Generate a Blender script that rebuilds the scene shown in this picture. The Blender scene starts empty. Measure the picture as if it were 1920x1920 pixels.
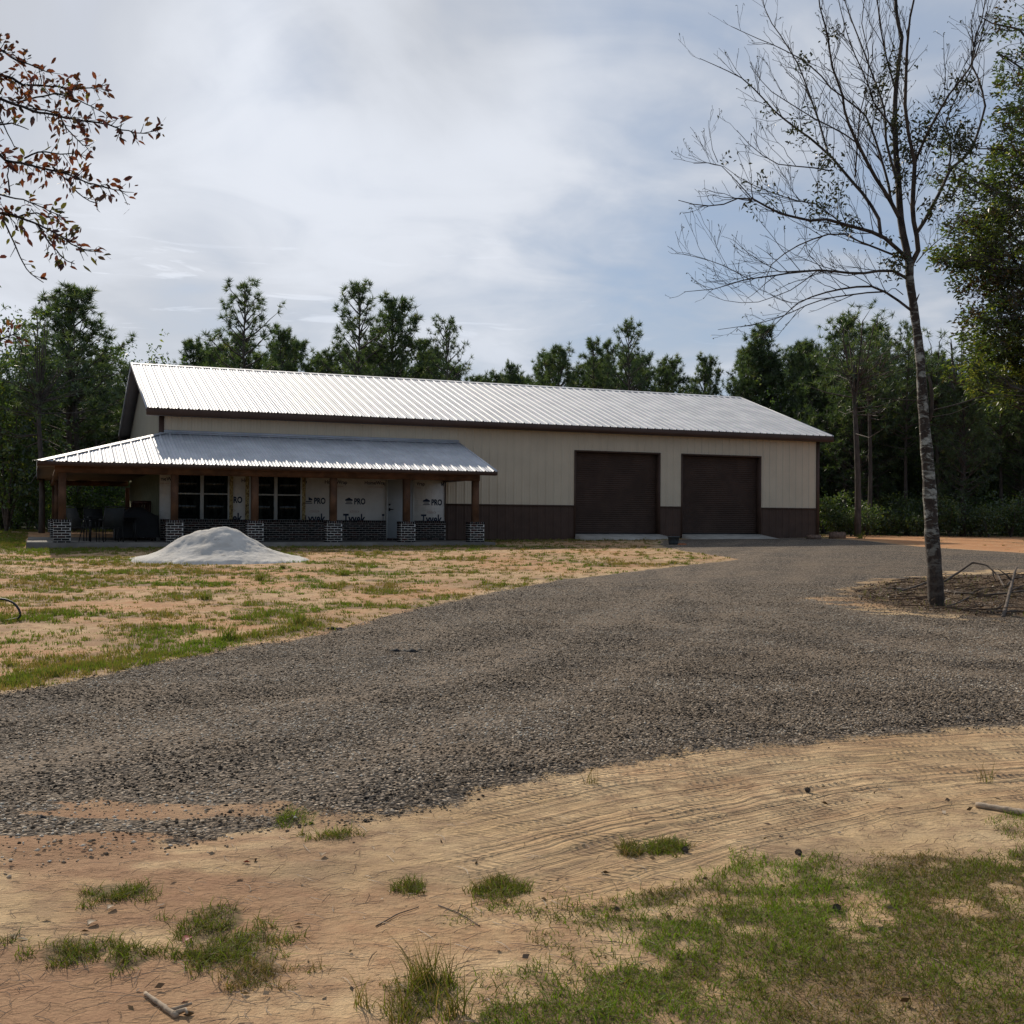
import bpy, math, random
import numpy as np
from mathutils import Matrix, Vector
R = math.radians
rng = np.random.default_rng(7)
random.seed(7)
SC = bpy.context.scene
COL = SC.collection

# ------------------------------------------------------------------ camera
F, PITCH, ROLL, CAMZ = 2141.2, 0.0070, 0.0067, 0.596
BA, BX, BY = 0.3945, -10.906, 35.304          # building heading and front left corner
BL, BW = 24.83, 12.12
SUN_AZ, SUN_EL = R(-27.5), R(32.5)

def tag(o, label=None, cat=None, group=None, kind=None):
    if label: o['label'] = label
    if cat: o['category'] = cat
    if group: o['group'] = group
    if kind: o['kind'] = kind
    return o

def link(o, parent=None):
    COL.objects.link(o)
    if parent: o.parent = parent
    return o

def empty(name, loc=(0, 0, 0), rz=0.0, parent=None):
    o = bpy.data.objects.new(name, None)
    o.empty_display_size = .3
    o.location = loc; o.rotation_euler = (0, 0, rz)
    return link(o, parent)

# ------------------------------------------------------------------ noise
def _h(ix, iy, s):
    n = (ix * 374761393 + iy * 668265263 + s * 974711) & 0xFFFFFFFF
    n = ((n ^ (n >> 13)) * 1274126177) & 0xFFFFFFFF
    return ((n ^ (n >> 16)) & 0xFFFF) / 65535.0
def vnoise(x, y, s=0):
    x = np.asarray(x, float); y = np.asarray(y, float)
    ix = np.floor(x).astype(np.int64); iy = np.floor(y).astype(np.int64)
    fx = x - ix; fy = y - iy
    fx = fx * fx * (3 - 2 * fx); fy = fy * fy * (3 - 2 * fy)
    a = _h(ix, iy, s); b = _h(ix + 1, iy, s); c = _h(ix, iy + 1, s); d = _h(ix + 1, iy + 1, s)
    return (a * (1 - fx) + b * fx) * (1 - fy) + (c * (1 - fx) + d * fx) * fy
def fbm(x, y, s=0, o=4):
    v = 0; a = .5; t = 0
    for i in range(o):
        v = v + a * vnoise(x * 2 ** i, y * 2 ** i, s + i * 17); t += a; a *= .5
    return v / t

# ------------------------------------------------------------------ ground height
KY = np.array([-900, 9, 13, 20, 26, 31, 36, 41, 46, 60, 900.])
KZ = np.array([-1.03, -1.0, -.96, -.70, -.43, -.25, -.205, -.07, -.0, .05, .3])
def G0(x, y):
    y = np.asarray(y, float)
    z = (np.interp(y - 1, KY, KZ) + np.interp(y, KY, KZ) * 2 + np.interp(y + 1, KY, KZ)) / 4
    return z
def G(x, y):
    x = np.asarray(x, float); y = np.asarray(y, float)
    r = np.hypot(x, y)
    k = np.clip((28 - r) / 10, 0, 1)
    z = G0(x, y) + k * (.07 * (fbm(x * .35, y * .35, 3) - .5) + .035 * (fbm(x * 1.6, y * 1.6, 9) - .5) + .012 * (fbm(x * 7, y * 7, 11, 2) - .5))
    return z
def ray(px, py):
    dx, dy = px - 960, py - 960
    c, s = math.cos(-ROLL), math.sin(-ROLL)
    x = c * dx - s * dy; y = s * dx + c * dy
    cz = -y
    return np.array([x, F * math.cos(PITCH) - cz * math.sin(PITCH), F * math.sin(PITCH) + cz * math.cos(PITCH)]) / F
def at(px, py, zoff=0.):
    """point of the ground seen at a spot of the photograph"""
    d = ray(px, py); t = 2.0; 
    while t < 400:
        if CAMZ + d[2] * t < float(G0(d[0] * t, d[1] * t)) + zoff: break
        t *= 1.01
    lo, hi = t / 1.01, t
    for _ in range(20):
        m = (lo + hi) / 2
        if CAMZ + d[2] * m < float(G0(d[0] * m, d[1] * m)) + zoff: hi = m
        else: lo = m
    return np.array([d[0] * lo, d[1] * lo])
def atd(px, py, Y):
    d = ray(px, py); t = Y / d[1]
    return np.array([d[0] * t, Y, CAMZ + d[2] * t])
def poly(pts): return np.array([at(*p) for p in pts])
def sdist(x, y, P):
    """signed distance to a polygon, positive inside"""
    n = len(P); d = np.full(x.shape, 1e9); ins = np.zeros(x.shape, bool)
    for i in range(n):
        a = P[i]; b = P[(i + 1) % n]; e = b - a
        wx, wy = x - a[0], y - a[1]
        t = np.clip((wx * e[0] + wy * e[1]) / (e @ e + 1e-12), 0, 1)
        d = np.minimum(d, (wx - e[0] * t) ** 2 + (wy - e[1] * t) ** 2)
        if a[1] != b[1]:
            c = ((a[1] > y) != (b[1] > y)) & (x < (b[0] - a[0]) * (y - a[1]) / (b[1] - a[1]) + a[0])
            ins ^= c
    d = np.sqrt(d)
    return np.where(ins, d, -d)

# ------------------------------------------------------------------ mesh builder
class MB:
    def __init__(s): s.v = []; s.f = []; s.c = []; s.n = 0
    def add(s, v, f, c=None):
        v = np.asarray(v, float).reshape(-1, 3); f = np.asarray(f, np.int64)
        s.v.append(v); s.f.append(f + s.n); s.n += len(v)
        if c is None: c = .5
        c = np.asarray(c, float)
        if c.ndim == 0: c = np.full(len(v), float(c))
        s.c.append(c)
    def box(s, x0, y0, z0, x1, y1, z1, c=None):
        v = [(x0,y0,z0),(x1,y0,z0),(x1,y1,z0),(x0,y1,z0),(x0,y0,z1),(x1,y0,z1),(x1,y1,z1),(x0,y1,z1)]
        s.add(v, [(0,3,2,1),(4,5,6,7),(0,1,5,4),(1,2,6,5),(2,3,7,6),(3,0,4,7)], c)
    def bar(s, a, b, w, h, c=None, up=(0, 0, 1)):
        a = Vector(a); b = Vector(b); d = (b - a).normalized(); up = Vector(up)
        if abs(d.dot(up)) > .98: up = Vector((0, 1, 0))
        x = d.cross(up).normalized() * w / 2; y = x.cross(d).normalized() * h / 2
        v = [a - x - y, a + x - y, a + x + y, a - x + y, b - x - y, b + x - y, b + x + y, b - x + y]
        s.add([tuple(q) for q in v], [(0,3,2,1),(4,5,6,7),(0,1,5,4),(1,2,6,5),(2,3,7,6),(3,0,4,7)], c)
    def tube(s, P, r, n=6, c=None, cap=True):
        P = np.asarray(P, float); r = np.broadcast_to(np.asarray(r, float), (len(P),))
        T = np.gradient(P, axis=0); T /= np.linalg.norm(T, axis=1)[:, None] + 1e-9
        ref = np.array([.0, .0, 1.]) if abs(T[0][2]) < .9 else np.array([1., 0, 0])
        U = np.cross(T, ref); U /= np.linalg.norm(U, axis=1)[:, None] + 1e-9
        V = np.cross(T, U)
        an = np.arange(n) * 2 * math.pi / n
        ring = P[:, None] + r[:, None, None] * (np.cos(an)[None, :, None] * U[:, None] + np.sin(an)[None, :, None] * V[:, None])
        m = len(P); i = np.arange(m - 1)[:, None] * n; j = np.arange(n)[None]; k = (j + 1) % n
        f = np.stack([i + j, i + k, i + n + k, i + n + j], -1).reshape(-1, 4)
        s.add(ring.reshape(-1, 3), f, c)
        if cap:
            s.f.append(np.array([list(range(n))[::-1]]) + s.n - m * n); s.f.append(np.array([list(range(n))]) + s.n - n)
    def lathe(s, prof, n=16, cx=0, cy=0, c=None):
        an = np.arange(n) * 2 * math.pi / n
        V = np.array([[(cx + r * math.cos(a), cy + r * math.sin(a), z) for a in an] for r, z in prof]).reshape(-1, 3)
        i = np.arange(len(prof) - 1)[:, None] * n; j = np.arange(n)[None]; k = (j + 1) % n
        s.add(V, np.stack([i + j, i + k, i + n + k, i + n + j], -1).reshape(-1, 4), c)
    def mesh(s, name, mat, smooth=False):
        me = bpy.data.meshes.new(name)
        V = np.concatenate(s.v); me.vertices.add(len(V)); me.vertices.foreach_set('co', V.astype(np.float32).ravel())
        sizes = np.concatenate([np.full(len(f), f.shape[1]) for f in s.f]); loops = np.concatenate([f.ravel() for f in s.f])
        me.loops.add(len(loops)); me.loops.foreach_set('vertex_index', loops.astype(np.int32))
        me.polygons.add(len(sizes)); st = np.concatenate([[0], np.cumsum(sizes)[:-1]])
        me.polygons.foreach_set('loop_start', st.astype(np.int32)); me.polygons.foreach_set('loop_total', sizes.astype(np.int32))
        me.update(calc_edges=True)
        C = np.concatenate(s.c)
        at_ = me.attributes.new('rnd', 'FLOAT', 'POINT'); at_.data.foreach_set('value', C.astype(np.float32))
        if smooth: me.polygons.foreach_set('use_smooth', np.ones(len(sizes), bool))
        for m in (mat if isinstance(mat, (list, tuple)) else [mat]): me.materials.append(m)
        return me
    def build(s, name, mat, parent=None, smooth=False):
        return link(bpy.data.objects.new(name, s.mesh(name, mat, smooth)), parent)

# ------------------------------------------------------------------ materials
class NT:
    def __init__(s, name):
        s.m = bpy.data.materials.new(name); s.m.use_nodes = True
        s.t = s.m.node_tree; s.t.nodes.clear(); s.out = s.n('ShaderNodeOutputMaterial')
    def n(s, typ, **k):
        q = s.t.nodes.new(typ)
        for a, b in k.items(): setattr(q, a, b)
        return q
    def put(s, inp, v):
        if v is None: return
        if isinstance(v, bpy.types.NodeSocket): s.t.links.new(v, inp)
        elif isinstance(v, (tuple, list)) and inp.type == 'RGBA' and len(v) == 3: inp.default_value = (*v, 1)
        else: inp.default_value = v
    def coord(s): return s.n('ShaderNodeTexCoord').outputs['Object']
    def attr(s, name, out='Fac'): return s.n('ShaderNodeAttribute', attribute_name=name).outputs[out]
    def map(s, vec, sc=(1, 1, 1), rot=(0, 0, 0)):
        q = s.n('ShaderNodeMapping'); s.put(q.inputs[0], vec); q.inputs['Scale'].default_value = sc; q.inputs['Rotation'].default_value = rot
        return q.outputs[0]
    def noise(s, vec, sc, det=4, rough=.55, dist=0.):
        q = s.n('ShaderNodeTexNoise'); s.put(q.inputs['Vector'], vec); q.inputs['Scale'].default_value = sc
        q.inputs['Detail'].default_value = det; q.inputs['Roughness'].default_value = rough; q.inputs['Distortion'].default_value = dist
        return q.outputs['Fac']
    def voro(s, vec, sc, feat='F1', out='Distance'):
        q = s.n('ShaderNodeTexVoronoi', feature=feat); s.put(q.inputs['Vector'], vec); q.inputs['Scale'].default_value = sc
        return q.outputs[out]
    def math(s, op, a, b=0., c=0., clamp=False):
        q = s.n('ShaderNodeMath', operation=op, use_clamp=clamp); s.put(q.inputs[0], a); s.put(q.inputs[1], b); s.put(q.inputs[2], c)
        return q.outputs[0]
    def ramp(s, v, stops, interp='LINEAR'):
        q = s.n('ShaderNodeValToRGB'); s.put(q.inputs[0], v); e = q.color_ramp.elements; q.color_ramp.interpolation = interp
        while len(e) < len(stops): e.new(.5)
        for i, (p, c) in enumerate(stops):
            e[i].position = p; e[i].color = (*c, 1) if isinstance(c, (tuple, list)) else (c, c, c, 1)
        return q.outputs[0]
    def mrange(s, v, a, b, c=0., d=1.):
        q = s.n('ShaderNodeMapRange', interpolation_type='SMOOTHSTEP'); s.put(q.inputs[0], v)
        for i, t in enumerate((a, b, c, d)): q.inputs[i + 1].default_value = t
        return q.outputs[0]
    def mix(s, f, a, b, mode='MIX'):
        q = s.n('ShaderNodeMix', data_type='RGBA', blend_type=mode); s.put(q.inputs[0], f); s.put(q.inputs[6], a); s.put(q.inputs[7], b)
        return q.outputs[2]
    def bump(s, h, st=.5, dist=.01, nrm=None):
        q = s.n('ShaderNodeBump'); s.put(q.inputs['Height'], h); q.inputs['Strength'].default_value = st; q.inputs['Distance'].default_value = dist
        if nrm: s.put(q.inputs['Normal'], nrm)
        return q.outputs[0]
    def pbr(s, col, rough=.7, metal=0., nrm=None, spec=.5, ior=None):
        q = s.n('ShaderNodeBsdfPrincipled'); s.put(q.inputs['Base Color'], col); s.put(q.inputs['Roughness'], rough); s.put(q.inputs['Metallic'], metal)
        q.inputs['Specular IOR Level'].default_value = spec
        if nrm: s.put(q.inputs['Normal'], nrm)
        s.t.links.new(q.outputs[0], s.out.inputs[0]); return q
    def surf(s, sock): s.t.links.new(sock, s.out.inputs[0])

M = {}
def simple(key, col, rough=.6, metal=0., var=.15, sc=6., bump=0., spec=.4, grain=40.):
    n = NT(key); co = n.coord()
    a = n.noise(co, sc, 5); dk = tuple(c * (1 - var) for c in col); lt = tuple(min(1, c * (1 + var)) for c in col)
    c = n.mix(n.mrange(a, .3, .7), dk, lt)
    nr = n.bump(n.noise(co, grain, 3), bump, .01) if bump else None
    n.pbr(c, rough, metal, nr, spec); M[key] = n.m
    return n.m
def leafmat(key, stops, trans=.45, tcol=1.6, rough=.5, gloss=.06):
    n = NT(key); r = n.attr('rnd'); c = n.ramp(r, stops)
    d = n.n('ShaderNodeBsdfDiffuse'); n.put(d.inputs[0], c)
    t = n.n('ShaderNodeBsdfTranslucent')
    tc = n.mix(1., c, (tcol, tcol * 1.08, tcol * .55), 'MULTIPLY'); n.put(t.inputs[0], tc)
    mx = n.n('ShaderNodeMixShader'); mx.inputs[0].default_value = trans
    n.t.links.new(d.outputs[0], mx.inputs[1]); n.t.links.new(t.outputs[0], mx.inputs[2])
    g = n.n('ShaderNodeBsdfGlossy'); g.inputs['Roughness'].default_value = rough; g.inputs[0].default_value = (.8, .8, .8, 1)
    m2 = n.n('ShaderNodeMixShader'); m2.inputs[0].default_value = gloss
    n.t.links.new(mx.outputs[0], m2.inputs[1]); n.t.links.new(g.outputs[0], m2.inputs[2])
    n.surf(m2.outputs[0]); M[key] = n.m

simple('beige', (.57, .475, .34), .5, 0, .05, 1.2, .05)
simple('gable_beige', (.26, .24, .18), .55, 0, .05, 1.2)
simple('brown', (.074, .043, .030), .55, 0, .12, 2.5, spec=.22)
simple('door_brown', (.068, .042, .031), .6, 0, .15, 2., spec=.18)
simple('soffit', (.085, .075, .075), .6, 0, .1, 2.)
simple('timber', (.115, .056, .028), .65, 0, .35, 3.5, .25, .3)
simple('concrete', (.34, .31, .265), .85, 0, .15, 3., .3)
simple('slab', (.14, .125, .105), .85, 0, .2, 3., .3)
simple('white_vinyl', (.55, .55, .52), .5, 0, .05)
simple('door_paint', (.42, .44, .45), .5, 0, .04)
simple('black_metal', (.014, .013, .013), .5, 0, .2)
simple('sling', (.022, .024, .022), .8, 0, .2)
simple('dark_wood', (.045, .014, .010), .6, 0, .25)
simple('cover', (.012, .012, .013), .75, 0, .2, 8., .4)
simple('ink_blue', (.010, .020, .045), .7, 0, .1)
simple('ink_red', (.38, .20, .16), .7, 0, .1)
simple('mortar', (.58, .55, .49), .9, 0, .12, 14., .5)
simple('mortar_shaded', (.36, .33, .29), .9, 0, .15, 14., .5)  # same mortar as the piers, porch shade put into its colour
simple('rubber', (.015, .015, .015), .6, 0, .2)
simple('bucket', (.045, .05, .05), .7, 0, .3, 9.)
simple('rust_orange', (.33, .12, .05), .8, 0, .3, 20.)
simple('block', (.16, .10, .07), .85, 0, .4, 9., .5)
simple('chunk', (.022, .022, .023), .9, 0, .3, 30., .8)
simple('dead_wood', (.30, .23, .16), .85, 0, .35, 14., .6)
simple('stick_dark', (.095, .072, .055), .9, 0, .45, 9., .6)
simple('ceiling_ply', (.20, .14, .09), .8, 0, .1)
# roofing steel
n = NT('galvalume'); co = n.coord()
a = n.noise(co, 1.3, 4); b = n.voro(co, 60, out='Color')
c = n.mix(n.mrange(a, .3, .7), (.42, .43, .45), (.54, .545, .56)); c = n.mix(.10, c, b, 'OVERLAY')
n.pbr(c, n.mrange(a, .2, .8, .60, .70), .60, n.bump(n.noise(co, 2.2, 3), .25, .01)); M['steel'] = n.m
# house wrap
n = NT('house_wrap'); co = n.coord()
a = n.noise(co, 1.8, 6, .6, 1.); w = n.noise(n.map(co, (1, 1, .3)), 5, 4, .5, 1.5)
n.pbr(n.mix(n.mrange(a, .25, .75), (.66, .62, .56), (.76, .72, .66)), .6, 0, n.bump(n.math('ADD', w, n.noise(n.map(co, (.5, 1, 1.5)), 2.2, 5, .6, 2.5)), .9, .035)); M['wrap'] = n.m
n = NT('sheathing'); co = n.coord()
a = n.noise(n.map(co, (1, 1, 1)), 4, 5); b = n.noise(n.map(co, (1, 9, 2)), 3, 2)
n.pbr(n.mix(n.mrange(b, .60, .68), n.mix(n.mrange(a, .3, .7), (.12, .14, .085), (.19, .20, .13)), (.06, .08, .045)), .8); M['sheath'] = n.m
n = NT('osb'); co = n.coord()
b = n.voro(n.map(co, (1, 1, .6)), 38, out='Color'); s_ = n.n('ShaderNodeSeparateColor'); n.put(s_.inputs[0], b)
n.pbr(n.ramp(s_.outputs[0], [(0, (.09, .05, .02)), (.4, (.42, .30, .12)), (1, (.60, .50, .27))]), .8); M['osb'] = n.m
n = NT('brick'); co = n.coord(); r = n.attr('rnd')
c = n.ramp(r, [(0, (.010, .010, .012)), (.55, (.028, .022, .022)), (.8, (.070, .028, .022)), (1, (.035, .03, .03))])
c = n.mix(n.mrange(n.noise(co, 38, 4), .60, .72), c, (.14, .13, .12)); n.pbr(c, .9, 0, n.bump(n.noise(co, 60, 3), .5, .01), .15); M['brick'] = n.m
n = NT('glass'); co = n.coord()
n.pbr(n.mix(n.mrange(n.noise(n.map(co, (3, 1, .5)), 2, 4), .45, .75), (.006, .008, .008), (.030, .036, .030)), .05, 0, n.bump(n.noise(co, 1.3, 2), .15, .02), .30); M['glass'] = n.m
# bark
n = NT('pine_bark'); co = n.coord()
a = n.noise(n.map(co, (1, 1, .25)), 9, 5, .65); n.pbr(n.ramp(a, [(.3, (.030, .024, .020)), (.6, (.095, .075, .062)), (.8, (.15, .125, .105))]), .9, 0, n.bump(a, .8, .03)); M['pine_bark'] = n.m
n = NT('lichen_bark'); co = n.coord(); z = n.n('ShaderNodeSeparateXYZ'); n.put(z.inputs[0], co)
a = n.noise(n.map(co, (1, 1, 3.2)), 7, 5, .65, .6); b = n.noise(n.map(co, (1.2, 1.2, 2.6)), 3.2, 6, .7, .8)
fine = n.noise(n.map(co, (1, 1, .4)), 30, 4)
base = n.ramp(fine, [(.3, (.014, .009, .007)), (.7, (.060, .040, .027))])
lich = n.mix(n.mrange(a, .3, .7), (.14, .13, .105), (.44, .43, .37))
msk = n.math('MULTIPLY', n.mrange(b, .48, .58), n.math('MULTIPLY', n.mrange(z.outputs[2], .5, 1.5, .10, 1.), n.mrange(z.outputs[2], 3.2, 5.8, 1., .45)))
n.pbr(n.mix(msk, base, lich), .9, 0, n.bump(n.math('ADD', fine, msk), .7, .012)); M['lichen_bark'] = n.m
simple('twig_bark', (.020, .014, .012), .85, 0, .4, 5.)
simple('limb_bark', (.050, .038, .030), .9, 0, .6, 7., .5)
simple('grey_bark', (.075, .062, .052), .9, 0, .5, 6., .5)
leafmat('needles', [(0, (.018, .032, .016)), (.35, (.044, .074, .028)), (.75, (.092, .132, .040)), (1, (.17, .18, .060))], .34, 1.5, .45, .06)
leafmat('leaf_green', [(0, (.018, .032, .012)), (.5, (.046, .080, .022)), (.85, (.092, .130, .028)), (1, (.18, .19, .040))], .45, 1.7, .4, .07)
leafmat('leaf_oak', [(0, (.040, .022, .012)), (.20, (.020, .027, .010)), (.55, (.042, .064, .017)), (.85, (.095, .120, .024)), (1, (.18, .17, .036))], .45, 1.8, .4, .05)
leafmat('leaf_dim', [(0, (.030, .024, .010)), (.5, (.034, .046, .014)), (1, (.075, .085, .022))], .22, 1.4, .4, .05)
leafmat('leaf_red', [(0, (.022, .012, .008)), (.4, (.080, .018, .012)), (.7, (.13, .035, .018)), (1, (.07, .065, .016))], .50, 1.5, .4, .05)
leafmat('shrub_leaf', [(0, (.014, .030, .010)), (.5, (.040, .085, .018)), (1, (.12, .17, .030))], .45, 1.6, .4, .06)
leafmat('blade', [(0, (.27, .175, .090)), (.24, (.16, .110, .048)), (.36, (.090, .084, .018)), (.65, (.125, .145, .018)), (1, (.155, .24, .022))], .35, 1.4, .5, .012)
leafmat('field_blade', [(0, (.32, .21, .10)), (.34, (.24, .175, .065)), (.58, (.150, .150, .034)), (1, (.13, .20, .026))], .35, 1.3, .5, .012)
leafmat('litter', [(0, (.05, .030, .018)), (.5, (.13, .080, .045)), (.9, (.22, .16, .10)), (1, (.25, .06, .05))], .1, 1., .5, .04)
n = NT('stone'); r = n.attr('rnd'); co = n.coord()
c = n.ramp(r, [(0, (.014, .011, .009)), (.22, (.062, .048, .035)), (.46, (.215, .160, .108)), (.76, (.39, .295, .20)), (.94, (.55, .44, .32)), (1, (.68, .60, .48))])
n.pbr(n.mix(n.mrange(n.noise(co, 90, 2), .3, .7), c, n.mix(1., c, (.7, .7, .7), 'MULTIPLY')), .95, spec=.15); M['stone'] = n.m
n = NT('pile_sand'); co = n.coord()
a = n.noise(co, 2.2, 6, .6); b = n.noise(co, 60, 3)
c = n.mix(n.mrange(a, .3, .7), (.44, .41, .365), (.60, .56, .50)); c = n.mix(n.mrange(n.noise(co, 5, 5), .60, .72), c, (.36, .33, .29))
n.pbr(c, .95, 0, n.bump(n.math('ADD', a, n.math('MULTIPLY', b, .2)), .6, .08)); M['pile'] = n.m

# ------------------------------------------------------------------ ground regions (outlines picked from the photograph)
GRAVEL = poly([(-900,1420),(-300,1345),(0,1303),(80,1290),(150,1276),(330,1237),(480,1207),(600,1186),(750,1150),(900,1116),(1050,1088),(1180,1074),(1290,1060),(1385,1049),
               (1300,1036),(1245,1026),(1238,1013),(1400,1007),(1530,1009),(1600,1012),(1700,1023),(1800,1030),(1930,1038),(2300,1060),(2900,1110),(3000,1330),
               (2300,1350),(1920,1362),(1700,1376),(1500,1396),(1300,1412),(1180,1432),(1000,1458),(880,1476),(840,1500),(700,1528),(520,1542),(400,1562),(300,1580),(100,1606),(0,1625),(-300,1665),(-1200,1800)])
LAWN = poly([(2600,1600),(1920,1545),(1840,1590),(1740,1575),(1640,1600),(1600,1630),(1540,1605),(1480,1640),(1380,1600),(1330,1650),(1230,1660),(1180,1700),(1060,1700),(960,1715),(930,1760),(1010,1790),(930,1830),(860,1880),(700,1960),(500,2100),(3000,2300)])
LAWN = np.vstack([[[12., 8.5]], LAWN[:-2], [[-.6, 2.6], [-.9, -6], [12, -6]]])
FAR_LAWN = poly([(-700,1050),(-200,1044),(20,1036),(60,1041),(120,1040),(230,1030),(240,1008),(60,1000),(-700,998)])
ISLAND = poly([(1585,1112),(1660,1092),(1780,1082),(1950,1078),(2300,1085),(2300,1165),(1980,1158),(1830,1160),(1700,1146),(1620,1132)])
ISLE_SAND = poly([(1500,1122),(1600,1095),(1780,1070),(2300,1070),(2400,1180),(1950,1168),(1800,1166),(1640,1155)])
CLAY = poly([(1545,1005),(1640,1003),(1930,1007),(2600,1012),(2600,1085),(1930,1038),(1800,1030),(1700,1023),(1600,1012)])
TRACK = np.array([at(*p) for p in [(-300,1770),(0,1735),(300,1690),(560,1645),(740,1600),(900,1570),(1100,1525),(1300,1487),(1500,1460),(1700,1440),(1920,1425),(2400,1405)]])
def smooth_line(P, n=400):
    t = np.concatenate([[0], np.cumsum(np.linalg.norm(np.diff(P, axis=0), axis=1))]); s = np.linspace(0, t[-1], n)
    Q = np.stack([np.interp(s, t, P[:, k]) for k in range(P.shape[1])], 1)
    for _ in range(60): Q[1:-1] = (Q[:-2] + 2 * Q[1:-1] + Q[2:]) / 4
    return Q, s
TQ, TS = smooth_line(TRACK, 160)
def track_sd(x, y):
    best = np.full(x.shape, 1e9); S = np.zeros(x.shape); D = np.zeros(x.shape)
    for i in range(len(TQ) - 1):
        a = TQ[i]; e = TQ[i + 1] - a; l2 = e @ e; wx, wy = x - a[0], y - a[1]
        t = np.clip((wx * e[0] + wy * e[1]) / l2, 0, 1); dx = wx - e[0] * t; dy = wy - e[1] * t; d = dx * dx + dy * dy
        m = d < best; best = np.where(m, d, best); S = np.where(m, TS[i] + t * math.sqrt(l2), S); D = np.where(m, np.sign(e[0] * wy - e[1] * wx) * np.sqrt(d), D)
    return S, D
def lane_line(p): return smooth_line(np.array([at(*q) for q in p]), 70)[0]
DR = [lane_line([(-600,1560),(0,1440),(500,1370),(900,1250),(1180,1140),(1350,1075),(1440,1030),(1500,1012)]), lane_line([(2300,1260),(1920,1250),(1600,1215),(1380,1150),(1270,1090),(1200,1040),(1160,1015)])]
def lanes_at(x, y):
    out = np.zeros(x.shape)
    for Q in DR:
        d = np.full(x.shape, 1e9)
        for i in range(len(Q) - 1):
            a = Q[i]; e = Q[i + 1] - a; t = np.clip(((x - a[0]) * e[0] + (y - a[1]) * e[1]) / (e @ e), 0, 1); d = np.minimum(d, (x - a[0] - e[0] * t) ** 2 + (y - a[1] - e[1] * t) ** 2)
        d = np.sqrt(d) + (fbm(x * .5, y * .5, 141) - .5) * .5
        for c_, w_, k_ in ((.15, .28, 1.), (1.65, .30, .8)): out = np.maximum(out, k_ * np.exp(-((d - c_) / w_) ** 2))
    return out * (.45 + .8 * np.clip((fbm(x * .7, y * .7, 143) - .25) * 2, 0, 1))
PATCHES = [(225,1668,62,22),(140,1775,70,24),(240,1790,40,20),(400,1730,60,40),(455,1770,75,45),(380,1790,60,20),(545,1531,32,11),(620,1562,40,9),(940,1662,52,22),(773,1655,20,10),(1250,1585,42,14),(1180,1590,22,10),(480,1825,60,25),(790,1870,80,45)]
PW = []
for (px, py, rx, ry) in PATCHES:
    c = at(px, py); e = at(px + rx, py); u = at(px, py - ry); PW.append((c[0], c[1], abs(e[0] - c[0]), abs(u[1] - c[1])))
def lawn_density(x, y):
    """near grass: the lawn and the loose patches of the sandy strip"""
    x = np.asarray(x, float); y = np.asarray(y, float)
    s = sdist(x, y, LAWN)
    n_ = fbm(x * 2.3, y * 2.3, 41); n2 = fbm(x * 6, y * 6, 43)
    d = np.clip(s / .38 + .35 + (n_ - .5) * 3.2, 0, 1) * np.clip(s / .3 + 1, 0, 1)
    d = d * (.35 + .65 * np.clip((n2 - .38) * 6, 0, 1)) * (.3 + .7 * np.clip((n_ - .34 + np.clip(s, 0, 2) * .22) * 9, 0, 1))
    d = np.maximum(d, np.clip((s - .30) * 1.2, 0, .60))
    for (cx, cy, rx, ry) in PW:
        q = ((x - cx) / rx) ** 2 + ((y - cy) / ry) ** 2
        d = np.maximum(d, np.clip(1.25 - q + (n2 - .5) * 2.2, 0, 1) * .9)
    return d
def field_density(x, y):
    """thin grass of the field left of the gravel and at the buildings foot"""
    x = np.asarray(x, float); y = np.asarray(y, float)
    g = sdist(x, y, GRAVEL)
    n_ = fbm(x * .9, y * 1.5, 51); n2 = fbm(x * 2.6, y * 3.6, 53)
    side = (x < 40) & (g < -.05) & (y > 9.5)
    left = np.clip((-x - 1) / 9, 0, 1) - .55 * np.clip((x + 4) / 5, 0, 1)
    d = np.clip((n_ - .48 + .10 * left) * 4, 0, 1) * .68 + np.clip((n2 - .52) * 5, 0, 1) * .42 + .09
    edge = np.clip(1 - np.abs(-g - .55) / .6, 0, 1) * np.clip((-x - .8) / 1.2, 0, 1) * np.clip((17.5 - y) / 2, 0, 1)
    d = np.maximum(d, edge * (.75 + .7 * n2))
    d = np.maximum(d, np.clip(sdist(x, y, FAR_LAWN) / .4 + .6, 0, 1) * (.75 + .4 * n2))
    # strip against the building
    v = -(x - BX) * math.sin(BA) + (y - BY) * math.cos(BA); u = (x - BX) * math.cos(BA) + (y - BY) * math.sin(BA)
    f = -np.where(u < 9.9, v + 3.55, v)
    strip = np.clip(1.5 - np.abs(f - .8) / 1.1, 0, 1) * (u < 17) * (u > -4)
    d = np.maximum(d, strip * (.55 + .7 * n2) * .85)
    inside = (f < .02) & (u > -3.8) & (v < 12.6) & (u < BL)
    d = np.where(side & ~inside, d, 0) * np.clip(-sdist(x, y, CLAY) / .6, .04, 1)
    fl = np.clip((y - 52 + 2 * n2) / 3, 0, 1) * .8
    return np.maximum(np.clip(d, 0, 1), fl)

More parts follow.
